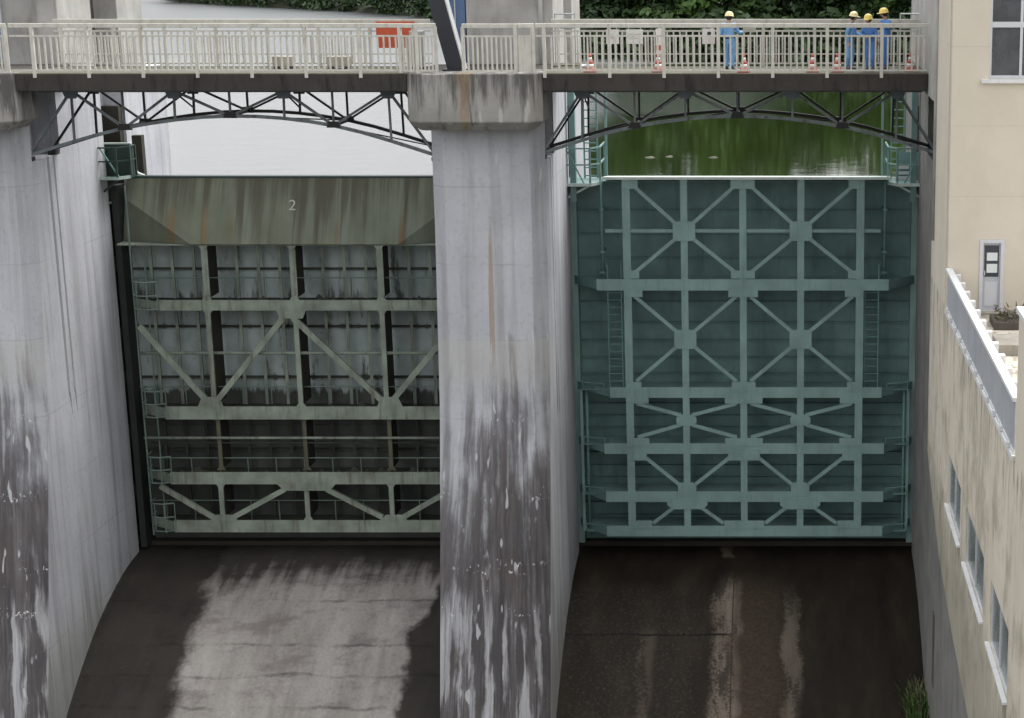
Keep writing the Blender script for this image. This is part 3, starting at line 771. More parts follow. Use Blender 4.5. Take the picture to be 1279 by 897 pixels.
for i, (xl, xc, xr) in enumerate(((XV[0], XV[1], XV[2]), (XV[2], XV[3], XV[4]))):
    star(xl, xc, xr, 224, 289, 349); star(xl, xc, xr, 363, 424, 484)
    star(xl, xc, xr, 497, 525, 554, .72, .42)
    for sx, X in ((1, xl), (-1, xr)):
        diag((X+sx*.45, zn(570)), (xc-sx*.2, zn(608))); diag((X+sx*.75, zn(654)), (xc-sx*.4, zn(632)))
    gus(xc, zn(611), .66, .5, .1, dy=.014); gus(xc, zn(629), 1.45, .42, .16, dy=.016)
for j, X in enumerate((XV[0], XV[2], XV[4])):
    l = .1 if j == 0 else .42; r = .1 if j == 2 else .42
    if j == 0: l, r = .13, .42
    if j == 2: l, r = .42, .13
    rect(X-l, X+r, zn(236), zn(225)); rect(X-l, X+r, zn(348), zn(338))
    rect(X-l-(.1 if j else 0), X+r+(.1 if j < 2 else 0), zn(371), zn(358), .012); rect(X-l, X+r, zn(488), zn(477), .012)
    k = .25
    rect(X-l-(k if j else 0), X+r+(k if j < 2 else 0), zn(504), zn(492), .014); rect(X-l-(k if j else 0), X+r+(k if j < 2 else 0), zn(557), zn(547), .014)
    rect(X-l-(.15 if j else 0), X+r+(.15 if j < 2 else 0), zn(575), zn(562), .016); rect(X-l-(.3 if j else 0), X+r+(.3 if j < 2 else 0), zn(660), zn(650), .014)
# mid bar of top row, top lip
obj('mid_rail', MB().box(PX(756,289,FN+.1), PX(1100,289,FN+.1), FN+.07, FN+.2, zn(291), zn(287)), 'new_gate_paint', ng)
lx0, lx1, lz0, lz1 = PX(752,222,FN), PX(1113,222,FN), zn(224.5), zn(221)
obj('top_lip', MB().raw([(lx0,FN-.06,lz0),(lx1,FN-.06,lz0),(lx1,SK+.2,lz0-.24),(lx0,SK+.2,lz0-.24),(lx0,FN-.06,lz1),(lx1,FN-.06,lz1),(lx1,SK+.2,lz1-.2),(lx0,SK+.2,lz1-.2)], [(0,3,2,1),(4,5,6,7),(0,1,5,4),(1,2,6,5),(2,3,7,6),(3,0,4,7)]), 'new_gate_light', ng)
obj('top_plate', MB().box(GX0, GX1, SK-.3, SK+.25, sz[0]-.002, sz[0]+.03), 'new_gate_paint', ng)
obj('bottom_seal', MB().box(GX0-.3, GX1+.3, SK-.35, SK+.1, SILL_Z-.02, SILL_Z+.18), 'dark_rust', ng)
for e, sg in ((GX0, -1), (GX1, 1)):
    obj('side_post', MB().box(e-.13, e+.13, 61.75, 62.25, SILL_Z+.2, sz[0]-.35), 'new_gate_paint', ng)
    for py in (289, 325, 352, 418, 487, 560, 622, 664):
        xa, xb = sorted((e+sg*.13, e+sg*.62)); z = PZ(py, 62)
        hh = .3 if py in (352, 487, 560, 622) else .09
        obj('roller_bracket', MB().box(xa, xb, 61.8, 62.2, z-hh/2-.05, z+hh/2+.05), 'new_gate_paint', ng)
    # upper stand pipe and ladder
    px = 752 if sg < 0 else 1105
    xx = PX(px, 290, 61.2)
    obj('stand_pipe', MB().tube([(xx, 61.2, zn(350)), (xx, 61.2, zn(226))], .055, 8), 'ladder_steel', ng, True)
    for py in (265, 318, 344):
        obj('pipe_clamp', MB().box(xx-.08, xx+.08, 61.14, 61.9, zn(py)-.04, zn(py)+.04), 'ladder_steel', ng)
    la, lb = (PX(760,405,60.75), PX(777,405,60.75)) if sg < 0 else (PX(1080,405,60.75), PX(1097,405,60.75))
    for xl_ in (la, lb): ld = obj('ladder_stile', MB().tube([(xl_, 60.75, PZ(484,60.75)), (xl_, 60.75, PZ(330,60.75))], .026, 6), 'ladder_steel', ng)
    for k in range(13):
        z = PZ(476 - k*9.2, 60.75); obj('rung', MB().tube([(la, 60.75, z), (lb, 60.75, z)], .016, 5), 'ladder_steel', ld)
    # lower end platforms with handrail
    xp = PX(735, 580, 61.3) if sg < 0 else PX(1128, 580, 61.3)
    obj('stand_post', MB().tube([(xp, 61.3, PZ(668,61.3)), (xp, 61.3, PZ(487,61.3))], .055, 8), 'ladder_steel', ng, True)
    obj('stand_post', MB().box(e-sg*.18-.05, e-sg*.18+.05, 61.35, 61.45, PZ(664,61.3), PZ(487,61.3)), 'new_gate_paint', ng)
    for py in (484, 552, 614, 660):
        z = PZ(py, 61.2); x2 = xp - sg*.65
        pf = obj('end_platform', MB().box(min(xp, x2)-.1, max(xp, x2)+.1, 61.0, 61.7, z-.05, z-.02), 'new_gate_shaded', ng)
        obj('guard_bar', MB().tube([(xp+sg*.15, 61.02, z+.25), (x2, 61.02, z+.18)], .02, 5).tube([(xp+sg*.1, 61.02, z-.02), (xp+sg*.1, 61.02, z+.3)], .02, 5).tube([(x2, 61.02, z-.02), (x2, 61.02, z+.2)], .02, 5), 'ladder_steel', pf)
# corner access cages on top of the new gate
def cage(label, xo, xi, sg, box=False, h=1.25, mat='new_gate_shaded', edge='new_gate_light', z0=None, yF=60.7):
    """xo outer x at the slot, xi inner x; sg +1 when the bay lies to the right"""
    t = thing('access_cage', label, 'access cage', ((xo+xi)/2, 61.4, z0), 'access cages at gate corners')
    yB = 62.9 if not box else 61.9
    obj('floor', MB().prism_z([(xo, yF), (xi-sg*.3, yF), (xi, yF+.5), (xi, yB), (xo, yB)], z0-.04, z0), mat, t)
    obj('toe_edge', MB().bar((xo, yF-.01, z0), (xi-sg*.3, yF-.01, z0), .11, .03).bar((xi-sg*.3, yF-.01, z0), (xi+sg*.0, yF+.5, z0+.0), .11, .03), edge, t)
    for x, y in ((xo+sg*.05, yF+.03), (xi-sg*.3, yF+.03), (xi, yF+.52), (xi, yB-.1), (xo+sg*.05, yB-.1)):
        obj('post', MB().box(x-.035, x+.035, y-.035, y+.035, z0, z0+h), mat, t)
    for zz, ee in ((h, edge), (h*.55, mat)):
        m = MB(); pts = [(xo+sg*.05, yF+.03), (xi-sg*.3, yF+.03), (xi, yF+.52), (xi, yB-.1)]
        for p, q in zip(pts, pts[1:]): m.bar((p[0], p[1], z0+zz), (q[0], q[1], z0+zz), .05, .05, (0,0,1))
        obj('hand_rail', m, mat, t)
    obj('bracket', MB().bar((xo+sg*.02, yF+.3, z0-.55), (xi-sg*.35, yF+.3, z0-.06), .07, .07), edge if not box else mat, t)
    if box:
        obj('back_panel', MB().box(min(xo, xi), max(xo, xi), yF+.75, yF+.8, z0, z0+h+.05), mat, t)
        obj('side_panel', MB().box(min(xi-.04, xi), max(xi-.04, xi), yF+.55, yB-.2, z0, z0+h), mat, t)
        obj('lid_edge', MB().box(min(xo, xi), max(xo, xi), yF+.7, yF+.85, z0+h+.052, z0+h+.1), edge, t)
    obj('knee_brace', MB().bar((xo+sg*.15, yF+.05, z0+h), (xo+sg*.75, yF+.05, z0+.05), .045, .045), 'ladder_steel', t)
    return t
zc0 = PZ(231, 60.7)
cage('teal steel access cage at the top left corner of the new gate', PX(702,231,60.7), PX(748,231,60.7), 1, z0=zc0)
cr_ = cage('teal steel access cage at the top right corner of the new gate', PX(1157,231,60.7), PX(1110,231,60.7), -1, box=False, z0=zc0)
for k, (a, b) in enumerate(((206, 211), (214, 218), (220, 228))):
    obj('white_slat', MB().box(PX(1121,215,62), PX(1135 + 3*k,215,62), 61.98, 62.0, PZ(b, 62), PZ(a, 62)), 'pipe_white', cr_)
obj('mesh_panel', MB().box(PX(1119,215,62.05), PX(1154,215,62.05), 62.05, 62.08, zc0, PZ(190, 62.05)), 'new_gate_shaded', cr_)
# vertical guides / ladders up the tower in the right bay
for lab, x, sg in (('rear access ladder against the centre pier above the new gate', CR+.1, 1), ('rear access ladder against the right abutment above the new gate', WR-.1, -1)):
    t = thing('access_ladder', lab, 'ladder', (x, 63.4, -5), 'tower ladders')
    obj('guide_column', MB().box(min(x, x+sg*.2), max(x, x+sg*.2), 60.9, 61.2, -4.9, -.4), 'new_gate_shaded', t)
    obj('inner_post', MB().box(x+sg*1.1-.04, x+sg*1.1+.04, 62.55, 62.63, -4.3, -.4), 'new_gate_shaded', t)
    for dx in (.32, .78): obj('stile', MB().box(x+sg*dx-.03, x+sg*dx+.03, 62.6, 62.66, -4.4, -.4), 'ladder_steel', t)
    for k in range(13):
        z = -4.2 + k*.29; obj('rung', MB().box(x+sg*.35, x+sg*.75, 62.61, 62.65, z-.02, z+.02), 'ladder_steel', t)
# ================================================================== OLD GATE
FO, SO = 60.9, 62.45
og = thing('spillway_gate', 'algae stained old steel gate with rusty top plate in the left bay', 'spillway gate', (-17.3, 62, SILL_Z), 'spillway gates')
OX0, OX1 = WL+.25, CL-.25
zo = lambda py: PZ(py, FO)
# folded top plate: flat trapezoid leaning out, triangular return facets
zt_, zb_ = PZ(222, 62.0), PZ(305.5, 60.85)
yT, yB_ = 62.0, 60.85
xa_, xb_ = PX(238, 305, yB_), PX(497, 305, yB_)
xL_, xR_ = OX0+.25, OX1-.05
zm = PZ(248, 61.7)
kl, kr = xL_+.1, xR_-.1
yM = yT + (yB_-yT)*(zm-zt_)/(zb_-zt_)
vs = [(xL_, yT, zt_), (xR_, yT, zt_), (xb_, yB_, zb_), (xa_, yB_, zb_), (xL_, yM, zm), (xL_-.2, 61.7, zb_), (xR_, yM, zm), (xR_+.2, 61.7, zb_)]
m = MB().raw(vs, [(0, 4, 3, 2, 6, 1), (4, 5, 3), (6, 2, 7)])
apn = link('top_plate', m.mesh('top_plate', False), 'old_gate_apron', og)
sm_ = apn.modifiers.new('solid', 'SOLIDIFY'); sm_.thickness = .06; sm_.offset = 0
obj('plate_sill', MB().box(xL_-.2, xR_+.2, 61.0, SO, zb_-.06, zb_-.01), 'old_gate_member', og)
obj('plate_edge', MB().box(xL_-.05, xR_+.05, yT-.04, yT+.3, zt_-.01, zt_+.06), 'green_box', og)
# number
def text(body, size, loc, rot, mat, parent, name='number_mark'):
    cu = bpy.data.curves.new(name, 'FONT'); cu.body = body; cu.size = size; cu.align_x = 'CENTER'; cu.align_y = 'CENTER'; cu.extrude = .004
    to = bpy.data.objects.new('t', cu); COL.objects.link(to); bpy.context.view_layer.update()
    me = bpy.data.meshes.new_from_object(to.evaluated_get(bpy.context.evaluated_depsgraph_get())); bpy.data.objects.remove(to)
    return link(name, me, mat, parent, loc, rot)
tilt = math.atan2(yT-yB_, zt_-zb_)
q = P(365, 257, 61.5)
for _ in range(8): q = P(365, 257, yT + (yB_-yT)*(q.z-zt_)/(zb_-zt_) - .04)
text('2', .56, q, (R(90)-tilt, 0, 0), 'mark_white', og)
# skin strakes
rowsO = [(300, 335), (335, 372), (372, 407), (407, 441), (441, 470), (470, 506), (506, 530), (530, 560), (560, 590), (590, 625), (625, 664), (664, 676)]
for a, b in rowsO:
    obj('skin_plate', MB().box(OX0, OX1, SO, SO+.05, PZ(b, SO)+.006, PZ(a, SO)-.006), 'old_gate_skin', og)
for py in (335, 407, 470, 560, 625):
    obj('horizontal_stiffener', MB().box(OX0, OX1, SO-.16, SO-.002, PZ(py, SO)-.03, PZ(py, SO)+.03), 'algae_shade', og)
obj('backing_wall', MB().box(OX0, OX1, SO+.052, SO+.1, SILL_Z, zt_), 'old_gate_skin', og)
XP = [PX(268,510,FO), PX(376,510,FO), PX(483,510,FO)]; stp = (XP[2]-XP[0])/2
XP = [XP[0]-stp] + XP + [XP[2]+stp]
# secondary verticals
for i in range(-1, 19):
    X = XP[0] + stp*i/4
    if X < OX0+.05 or X > OX1-.05 or i % 4 == 0: continue
    for a, b in ((307, 374), (389, 508), (525, 590), (605, 650)):
        mt = 'old_gate_member' if a < 500 else 'algae_shade'
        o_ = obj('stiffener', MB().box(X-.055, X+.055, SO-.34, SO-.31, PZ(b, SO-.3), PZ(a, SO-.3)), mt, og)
        obj('rib_web', MB().box(X-.015, X+.015, SO-.308, SO-.163, PZ(b, SO-.3)+.01, PZ(a, SO-.3)-.01), 'algae_shade', o_)
def ogirder(y0, y1):
    return girder(y0, y1, PX(205, 500, FO), PX(585, 500, FO), f=FO, yb=61.6, mat='old_gate_member', root=og, e0=OX0+.3, e1=OX1-.3, skin=SO-.1, webmat='algae_shade')
GO = [(375, 388), (508, 524), (590, 605), (650, 665)]
for a, b in GO: ogirder(a, b)
for k, (a, b) in enumerate(((307, 375), (388, 508), (524, 590), (605, 650))):
    for X in XP:
        if X < OX0+.4 or X > OX1-.2: continue
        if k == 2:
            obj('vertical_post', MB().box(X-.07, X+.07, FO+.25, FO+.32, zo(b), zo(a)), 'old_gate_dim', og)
        else:
            w = .17 if k else .22; yy = FO+.02 if k else FO+.1
            obj('vertical_post', MB().box(X-w/2, X+w/2, yy, yy+.06, zo(b), zo(a)), 'old_gate_member', og)
        obj('diaphragm', MB().box(X-.02, X+.02, FO+.35, SO-.17, zo(b)+.02, zo(a)-.02), 'dark_rust', og)
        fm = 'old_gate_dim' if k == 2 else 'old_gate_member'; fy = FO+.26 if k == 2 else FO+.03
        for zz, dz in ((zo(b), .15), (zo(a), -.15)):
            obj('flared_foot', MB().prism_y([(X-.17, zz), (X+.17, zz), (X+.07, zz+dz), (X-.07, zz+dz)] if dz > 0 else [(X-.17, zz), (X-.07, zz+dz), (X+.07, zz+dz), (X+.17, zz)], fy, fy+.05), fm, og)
def odiag(pa, pb, w=.2):
    a, b = P(*pa, FO+.03), P(*pb, FO+.03)
    obj('diagonal', MB().bar(a, b, w, .12), 'old_gate_member', og)
for pa, pb in (((174,407),(258,500)), ((270,502),(354,397)), ((366,397),(477,500)), ((489,502),(575,397)), ((200,607),(270,648)), ((288,648),(356,611)), ((408,611),(478,646)), ((500,648),(565,611))):
    odiag(pa, pb, .2 if pa[1] < 510 else .18)
def plate(pts, mat='old_gate_member'):
    w = [P(x, y, FO-.015) for x, y in pts]
    obj('gusset_plate', MB().prism_y([(v.x, v.z) for v in w], FO-.02, FO-.002), mat, og)
plate([(247,508),(279,508),(274,496),(252,496)]); plate([(471,508),(503,508),(497,496),(476,496)]); plate([(345,388),(382,388),(378,398),(349,398)])
plate([(345,604),(420,604),(412,613),(355,613)]); plate([(262,651),(298,651),(290,643),(270,643)]); plate([(474,651),(510,651),(502,643),(482,643)])
# service rods and hand rails
obj('tie_rod', MB().tube([(OX0+.5, FO+.3, PZ(441, FO+.3)), (OX1-.2, FO+.3, PZ(441, FO+.3))], .06, 8), 'old_gate_member', og, True)
obj('tie_rod', MB().tube([(OX0+.4, FO+.2, PZ(547, FO+.2)), (OX1-.2, FO+.2, PZ(547, FO+.2))], .05, 8), 'old_gate_member', og, True)
obj('tie_rod', MB().tube([(OX0+.6, FO+.35, PZ(553, FO+.35)), (OX1-.2, FO+.35, PZ(553, FO+.35))], .035, 8), 'algae_shade', og, True)
for py, p2 in ((347, 372), (483, 505), (572, 590), (625, 650)):
    z = PZ(py, FO+.5); zb2 = PZ(p2, FO+.5)
    h = obj('walkway_rail', MB().tube([(XP[0]+.3, FO+.5, z), (OX1-.2, FO+.5, z)], .024, 6), 'old_gate_rail', og)
    for i in range(12):
        xx = XP[0]+.9 + i*stp/3
        if xx < OX1-.3: obj('rail_post', MB().tube([(xx, FO+.5, zb2), (xx, FO+.5, z)], .022, 5), 'old_gate_rail', h)
# silt, weed and drift caught on the girders
for a, b in GO[:3]:
    for i in range(26):
        xx = random.uniform(OX0+.8, OX1-.3); z = (zo(a)+zo(b))/2 + .02; r = random.uniform(.08, .26)
        vs = [(xx+r*math.cos(k*1.047)*random.uniform(.6,1.3), FO+.75+r*.7*math.sin(k*1.047), z) for k in range(6)] + [(xx, FO+.75, z+r*random.uniform(.4,1.1))]
        obj('silt_clump', MB().raw(vs, [(k, (k+1) % 6, 6) for k in range(6)] + [(5,4,3,2,1,0)]), 'algae_shade', og)
# end columns, cages
for e, sg in ((OX0, -1), (OX1, 1)):
    obj('end_column', MB().box(e-.2, e+.02, 61.5, 62.24, SILL_Z+.1, PZ(232, 61.6)), 'end_steel', og)
    for py in (330, 415, 470, 540, 610):
        xa, xb = sorted((e-.0 if sg > 0 else e-.2, e+sg*.7)); z = PZ(py, 62)
        obj('roller_bracket', MB().box(min(e+sg*.02, e+sg*.7), max(e+sg*.02, e+sg*.7), 61.75, 62.2, z-.25, z+.25), 'dark_rust', og)
xe = PX(172, 400, 60.9)
obj('end_pipe', MB().tube([(xe-.1, 61.0, PZ(668,61)), (xe-.1, 61.0, PZ(232,61))], .035, 6), 'old_gate_rail', og)
obj('end_pipe', MB().tube([(xe+.3, 61.2, PZ(668,61)), (xe+.3, 61.2, PZ(312,61))], .03, 6), 'old_gate_rail', og)
for (y1, y0) in ((352, 386), (488, 520), (570, 602), (628, 662)):
    zz = [PZ(y0, 60.7), PZ((y0+y1)/2, 60.7), PZ(y1, 60.7)]
    cg = None
    for z in zz:
        m = MB(); pts = [(xe-.05 + .0, 61.3, z), (xe-.02, 60.75, z), (xe+.15, 60.6, z-.01), (xe+.5, 60.56, z-.015), (xe+.85, 60.66, z)]
        m.tube(pts, .028, 6)
        if cg is None: cg = obj('end_cage', m, 'old_gate_rail', og)
        else: obj('cage_ring', m, 'old_gate_rail', cg)
    for p in pts[1:]: obj('cage_bar', MB().tube([(p[0], p[1], zz[0]), (p[0], p[1], zz[2])], .02, 5), 'old_gate_rail', cg)
obj('bottom_seal', MB().box(OX0-.2, OX1+.2, SO-.4, SO+.1, SILL_Z-.02, SILL_Z+.16), 'dark_rust', og)
cage('dark green boxed access platform at the top left corner of the old gate', PX(121,222,60.75), PX(157,222,60.75), 1, box=True, h=1.05, mat='green_box', edge='mint_edge', z0=PZ(223, 60.75), yF=60.75)
bp_ = thing('steel_post', 'black steel post with a curved white pipe behind the old gate corner', 'post', (PX(173,200,62.7), 62.7, -5))
obj('post', MB().box(PX(167,190,62.9), PX(179,190,62.9), 62.8, 63.1, -6, PZ(169, 62.9)), 'dark_rust', bp_)
obj('pipe', MB().tube([P(162,178,62.5), P(164,196,62.5), P(167,210,62.5), P(172,217,62.5), P(180,220,62.5)], .07, 8), 'pipe_white', bp_, True)

# ================================================================== BUILDING
BX, BF = 4.36, 45.7
TZ = -5.75
bd = thing('dam_building', 'cream rendered dam control building on the right with terrace and side windows', 'building', (7, 46, -14))
wall_poly = [(50.9, 7), (50.9, -11.0), (48.9, -11.9), (46.6, -12.8), (42.3, -13.55), (38.3, -13.95), (20, -14.6), (20, -2.9), (31.75, -2.9), (31.75, TZ), (BF, TZ), (BF, 7)]
bw = obj('wall', MB().prism_x(wall_poly, BX, 13), 'building_render', bd)
SWIN = [(46.3, 43.0), (41.75, 37.95), (36.7, 33.4)]      # camera-axis distances of the window jambs
def side_y(px, Z):                                          # depth on the side wall plane under bearing px
    lo, hi = 25.0, 52.0
    for _ in range(40):
        mid = (lo+hi)/2; t = mid*CP - (Z-HC)*SP
        if CX + FPX*BX/t < px: hi = mid
        else: lo = mid
    return (lo+hi)/2
WZ0, WZ1 = -10.62, -9.2
wins = [(side_y(a, WZ0), side_y(b, WZ0)) for a, b in ((1183.5, 1198.5), (1205.5, 1227), (1235.5, 1257))]
dx0, dx1 = PX(1221.5, 393, BF), PX(1252.5, 393, BF); DZ0, DZ1 = TZ+.06, PZ(299, BF)
fx0, fx1 = PX(1236, 60, BF), PX(1236, 60, BF)+2.0; FZ0, FZ1 = PZ(99, BF), 2.9
cut(bw, [(BX-.5, BX+.32, y1, y0, WZ0, WZ1) for y0, y1 in wins] + [(dx0, dx1, BF-.5, BF+.2, DZ0, DZ1), (fx0, fx1, BF-.5, BF+.25, FZ0, FZ1)])
if not bw.data.materials: bw.data.materials.append(M['building_render'])
for y0, y1 in wins:
    xg = BX+.06
    wd = obj('window', MB().box(xg-.03, xg+.04, y1+.003, y0-.003, WZ0+.003, WZ0+.07).box(xg-.03, xg+.04, y1+.003, y0-.003, WZ1-.07, WZ1-.003)
             .box(xg-.03, xg+.04, y1+.003, y1+.07, WZ0+.07, WZ1-.07).box(xg-.03, xg+.04, y0-.07, y0-.003, WZ0+.07, WZ1-.07), 'alu_frame', bd)
    ym = (y0+y1)/2
    obj('mullion', MB().box(xg-.035, xg+.035, ym-.035, ym+.035, WZ0+.07, WZ1-.07), 'alu_frame', wd)
    for ya, yb in ((y1+.07, ym-.035), (ym+.035, y0-.07)):
        obj('pane', MB().box(xg, xg+.012, ya, yb, WZ0+.07, WZ1-.07), 'side_glass', wd)
    obj('sill', MB().box(BX-.09, BX+.025, y1-.1, y0+.1, WZ0-.07, WZ0-.002), 'white_fence', wd, bevel=.012)
yg = BF+.12
fw = obj('window', MB().box(fx0+.003, fx1-.003, yg-.04, yg+.04, FZ0+.003, FZ0+.09).box(fx0+.003, fx0+.07, yg-.04, yg+.04, FZ0+.09, FZ1).box(fx1-.07, fx1-.003, yg-.04, yg+.04, FZ0+.09, FZ1).box(fx0+.07, fx1-.07, yg-.04, yg+.04, FZ1-.08, FZ1-.003), 'alu_frame', bd)
zmid = PZ(31, BF); xm = PX(1276, 60, BF)
obj('transom', MB().box(fx0+.07, fx1-.07, yg-.05, yg+.03, zmid-.07, zmid+.07), 'alu_frame', fw)
obj('mullion', MB().box(xm-.035, xm+.035, yg-.045, yg+.035, FZ0+.09, FZ1-.08), 'alu_frame', fw)
for xa, xb in ((fx0+.07, xm-.035), (xm+.035, fx1-.07)):
    for za, zb in ((FZ0+.09, zmid-.07), (zmid+.07, FZ1-.08)):
        obj('pane', MB().box(xa, xb, yg, yg+.012, za, zb), 'window_glass', fw)
obj('sill', MB().box(fx0-.2, fx1+.2, BF-.12, BF+.07, FZ0-.1, FZ0-.002), 'white_fence', fw, bevel=.01)
# door
yd = BF+.06
dr = obj('door', MB().box(dx0+.1, dx1-.1, yd, yd+.05, DZ0, DZ1-.1), 'door_paint', bd)
fr = MB().box(dx0+.003, dx0+.1, BF-.03, yd+.06, DZ0, DZ1-.003).box(dx1-.1, dx1-.003, BF-.03, yd+.06, DZ0, DZ1-.003).box(dx0+.1, dx1-.1, BF-.03, yd+.06, DZ1-.1, DZ1-.003)
obj('door_frame', fr, 'alu_frame', dr)
zl0, zl1 = PZ(346, BF), PZ(307, BF)
obj('door_light', MB().box(dx0+.14, dx1-.14, yd-.02, yd-.002, zl0, zl1), 'door_dark', dr)
cxm = (dx0+dx1)/2
for a, b in ((326, 316), (341, 330)):
    obj('notice', MB().box(cxm-.13, cxm+.15, yd-.028, yd-.021, PZ(a, BF), PZ(b, BF)), 'paper', dr)
obj('kick_panel', MB().box(dx0+.16, dx1-.16, yd-.012, yd-.002, DZ0+.12, zl0-.14), 'alu_frame', dr)
obj('handle', MB().box(dx0+.13, dx0+.16, yd-.06, yd-.002, DZ0+.95, DZ0+1.07), 'pale_edge', dr)
obj('door_step', MB().box(dx0-.1, dx1+.15, BF-.32, BF-.002, TZ+.002, TZ+.06), 'step_concrete', bd)
# drain pipe, plaster pilaster on the side wall edge
obj('drain_pipe', MB().tube([(BX-.02, 50.0, -4.5), (BX-.02, 50.0, 6.5)], .06, 8), 'tower_concrete', bd, True)
obj('corner_strip', MB().box(BX-.03, BX+.02, BF+.35, BF+.47, TZ+.2, 6.9), 'building_render', bd)
# terrace step and parapet coping
obj('terrace_step', MB().box(BX+.75, 12, 40.6, 41.9, TZ+.002, TZ+.26), 'step_concrete', bd)
obj('coping', MB().box(BX-.06, BX+.26, 31.76, BF-.004, TZ+.002, TZ+.1), 'white_fence', bd)
obj('near_coping', MB().box(BX-.05, 12, 20, 31.8, -2.9+.002, -2.8), 'white_fence', bd)
# white terrace fence
tf = thing('terrace_fence', 'white topped terrace fence of grey vertical slats beside the building door', 'fence', (BX, 38, TZ))
y0f, y1f = 31.85, BF-.02; zb0, zt0 = TZ+.1, TZ+1.12
obj('top_rail', MB().box(BX-.06, BX+.12, y0f, y1f, zt0, zt0+.09), 'white_fence', tf, bevel=.012)
obj('bottom_rail', MB().box(BX-.03, BX+.07, y0f, y1f, zb0, zb0+.08), 'white_fence', tf)
sl = MB().prism_z([(0, -.055), (.012, -.055), (.045, -.02), (.045, .02), (.012, .055), (0, .055), (.03, .02), (.03, -.02)], zb0+.08, zt0).mesh('slat')
ns = 116
for i in range(ns):
    link('slat', sl, 'grey_slat', tf, (BX-.01, y0f+.06+(y1f-y0f-.12)*i/(ns-1), 0))
pm = MB().box(0, .15, -.1, .1, TZ+.102, zt0-.0).mesh('post')
bmk = MB().box(-.05, 0, -.07, .07, 0, .1).mesh('foot_bracket')
for i in range(12):
    yy = y0f+.5+(y1f-y0f-1)*i/11
    link('post', pm, 'white_fence', tf, (BX+.14, yy, 0)); link('foot_bracket', bmk, 'white_fence', tf, (BX-.035, yy, zb0+.02))
# planter with dry plants by the door
pt = thing('planter', 'dark concrete planter of dry plants beside the grey door', 'planter', (6, 44, TZ))
obj('trough', MB().box(5.35, 7.4, 43.5, 44.6, TZ+.003, TZ+.2), 'niche_dark', pt, bevel=.02)
lm = MB()
for i in range(420):
    c = Vector((random.uniform(5.4, 7.35), random.uniform(43.55, 44.55), TZ+.18+random.random()**2*.3)); s_ = random.uniform(.04, .11)
    d = Vector((random.gauss(0,1), random.gauss(0,1), random.gauss(.4,.8))).normalized(); u = d.orthogonal().normalized()
    lm.raw([c-u*s_*.35, c+d*s_*1.6, c+u*s_*.35, c-d*s_*.5], [(0,1,2,3)])
link('foliage', lm.mesh('foliage', False), 'leaf_dry', pt)['kind'] = 'stuff'

# ================================================================== GRASS TUFT AT THE ABUTMENT FOOT
def tuft(lab, x, y, h, n, mat='leaf_grass'):
    z = ogee(y); t = thing('grass_tuft', lab, 'grass', (x, y, z)); m = MB()
    for i in range(n):
        a = random.uniform(0, 6.28); b = Vector((x+random.gauss(0,.2), y+random.gauss(0,.7), z-.03)); L = h*random.uniform(.5, 1.1)
        o_ = Vector((math.cos(a)*.5-.2, math.sin(a)*.5, 0))*L*random.uniform(.2, .8); w = Vector((-math.sin(a), math.cos(a), 0))*.035
        p1 = b+o_*.35+Vector((0,0,L*.6)); p2 = b+o_+Vector((0,0,L*(.85)))
        m.raw([b-w, b+w, p1+w*.8, p1-w*.8, p2], [(0,1,2,3), (3,2,4)])
    link('blades', m.mesh('blades', False), mat, t)['kind'] = 'stuff'
tuft('green tuft of weeds growing at the foot of the abutment wall', WR-.2, 53.9, 1.2, 420)
tuft('dry straw coloured weeds beside the green tuft at the abutment foot', WR-.15, 54.7, .6, 160, 'leaf_dry')

# ================================================================== TREES
def leaf_cloud(lobes, n, size, rnd):
    m = MB()
    for _ in range(n):
        c, r = rnd.choice(lobes); v = Vector((rnd.gauss(0,1), rnd.gauss(0,1), rnd.gauss(0,1))).normalized()
        p = Vector(c) + Vector((v.x*r[0], v.y*r[1], v.z*r[2]))*rnd.uniform(.55, 1.05)
        nr = (v + Vector((rnd.gauss(0,.6), rnd.gauss(0,.6), rnd.gauss(.3,.6)))).normalized(); u = nr.orthogonal().normalized()
        u.rotate(Matrix.Rotation(rnd.uniform(0, 6.28), 3, nr)); w = nr.cross(u); s_ = size*rnd.uniform(.6, 1.4)
        m.raw([p-u*s_, p-w*s_*.55, p+u*s_, p+w*s_*.55], [(0,1,2,3)])
    return m
def tree_kind(seed, mat, H=10.0, low=.12):
    rnd = random.Random(seed); t = bpy.data.objects.new('bank_tree', None); COL.objects.link(t)
    tr = MB().tube([(0,0,-.8), (.1,0,H*.25), (-.1,.1,H*.55), (.05,0,H*.82)], [.24, .19, .12, .04], 7)
    for k in range(6):
        a = k*1.05+rnd.random(); z = H*(.25+.09*k); L = H*.24*(1-.08*k)
        tr.tube([(0,0,z), (math.cos(a)*L*.5, math.sin(a)*L*.5, z+L*.3), (math.cos(a)*L, math.sin(a)*L, z+L*.55)], [.09, .06, .02], 5)
    link('trunk', tr.mesh('trunk', True, True), 'bark', t)
    lobes = []
    for k in range(17):
        f = rnd.random(); z = H*(low + .83*f); rr = H*.29*math.sin(math.pi*min(.97, .2+.78*f))**.7*rnd.uniform(.35, 1.0); a = rnd.uniform(0, 6.28); s_ = H*rnd.uniform(.085, .15)
        lobes.append(((math.cos(a)*rr, math.sin(a)*rr, z), (s_*1.2, s_*1.2, s_*.85)))
    link('crown', leaf_cloud(lobes, 4200, H*.026, rnd).mesh('crown', False), mat, t)
    return t
kinds = [tree_kind(3, 'leaf_dark'), tree_kind(11, 'leaf_mid'), tree_kind(29, 'leaf_dark'), tree_kind(41, 'leaf_mid')]
used = set()
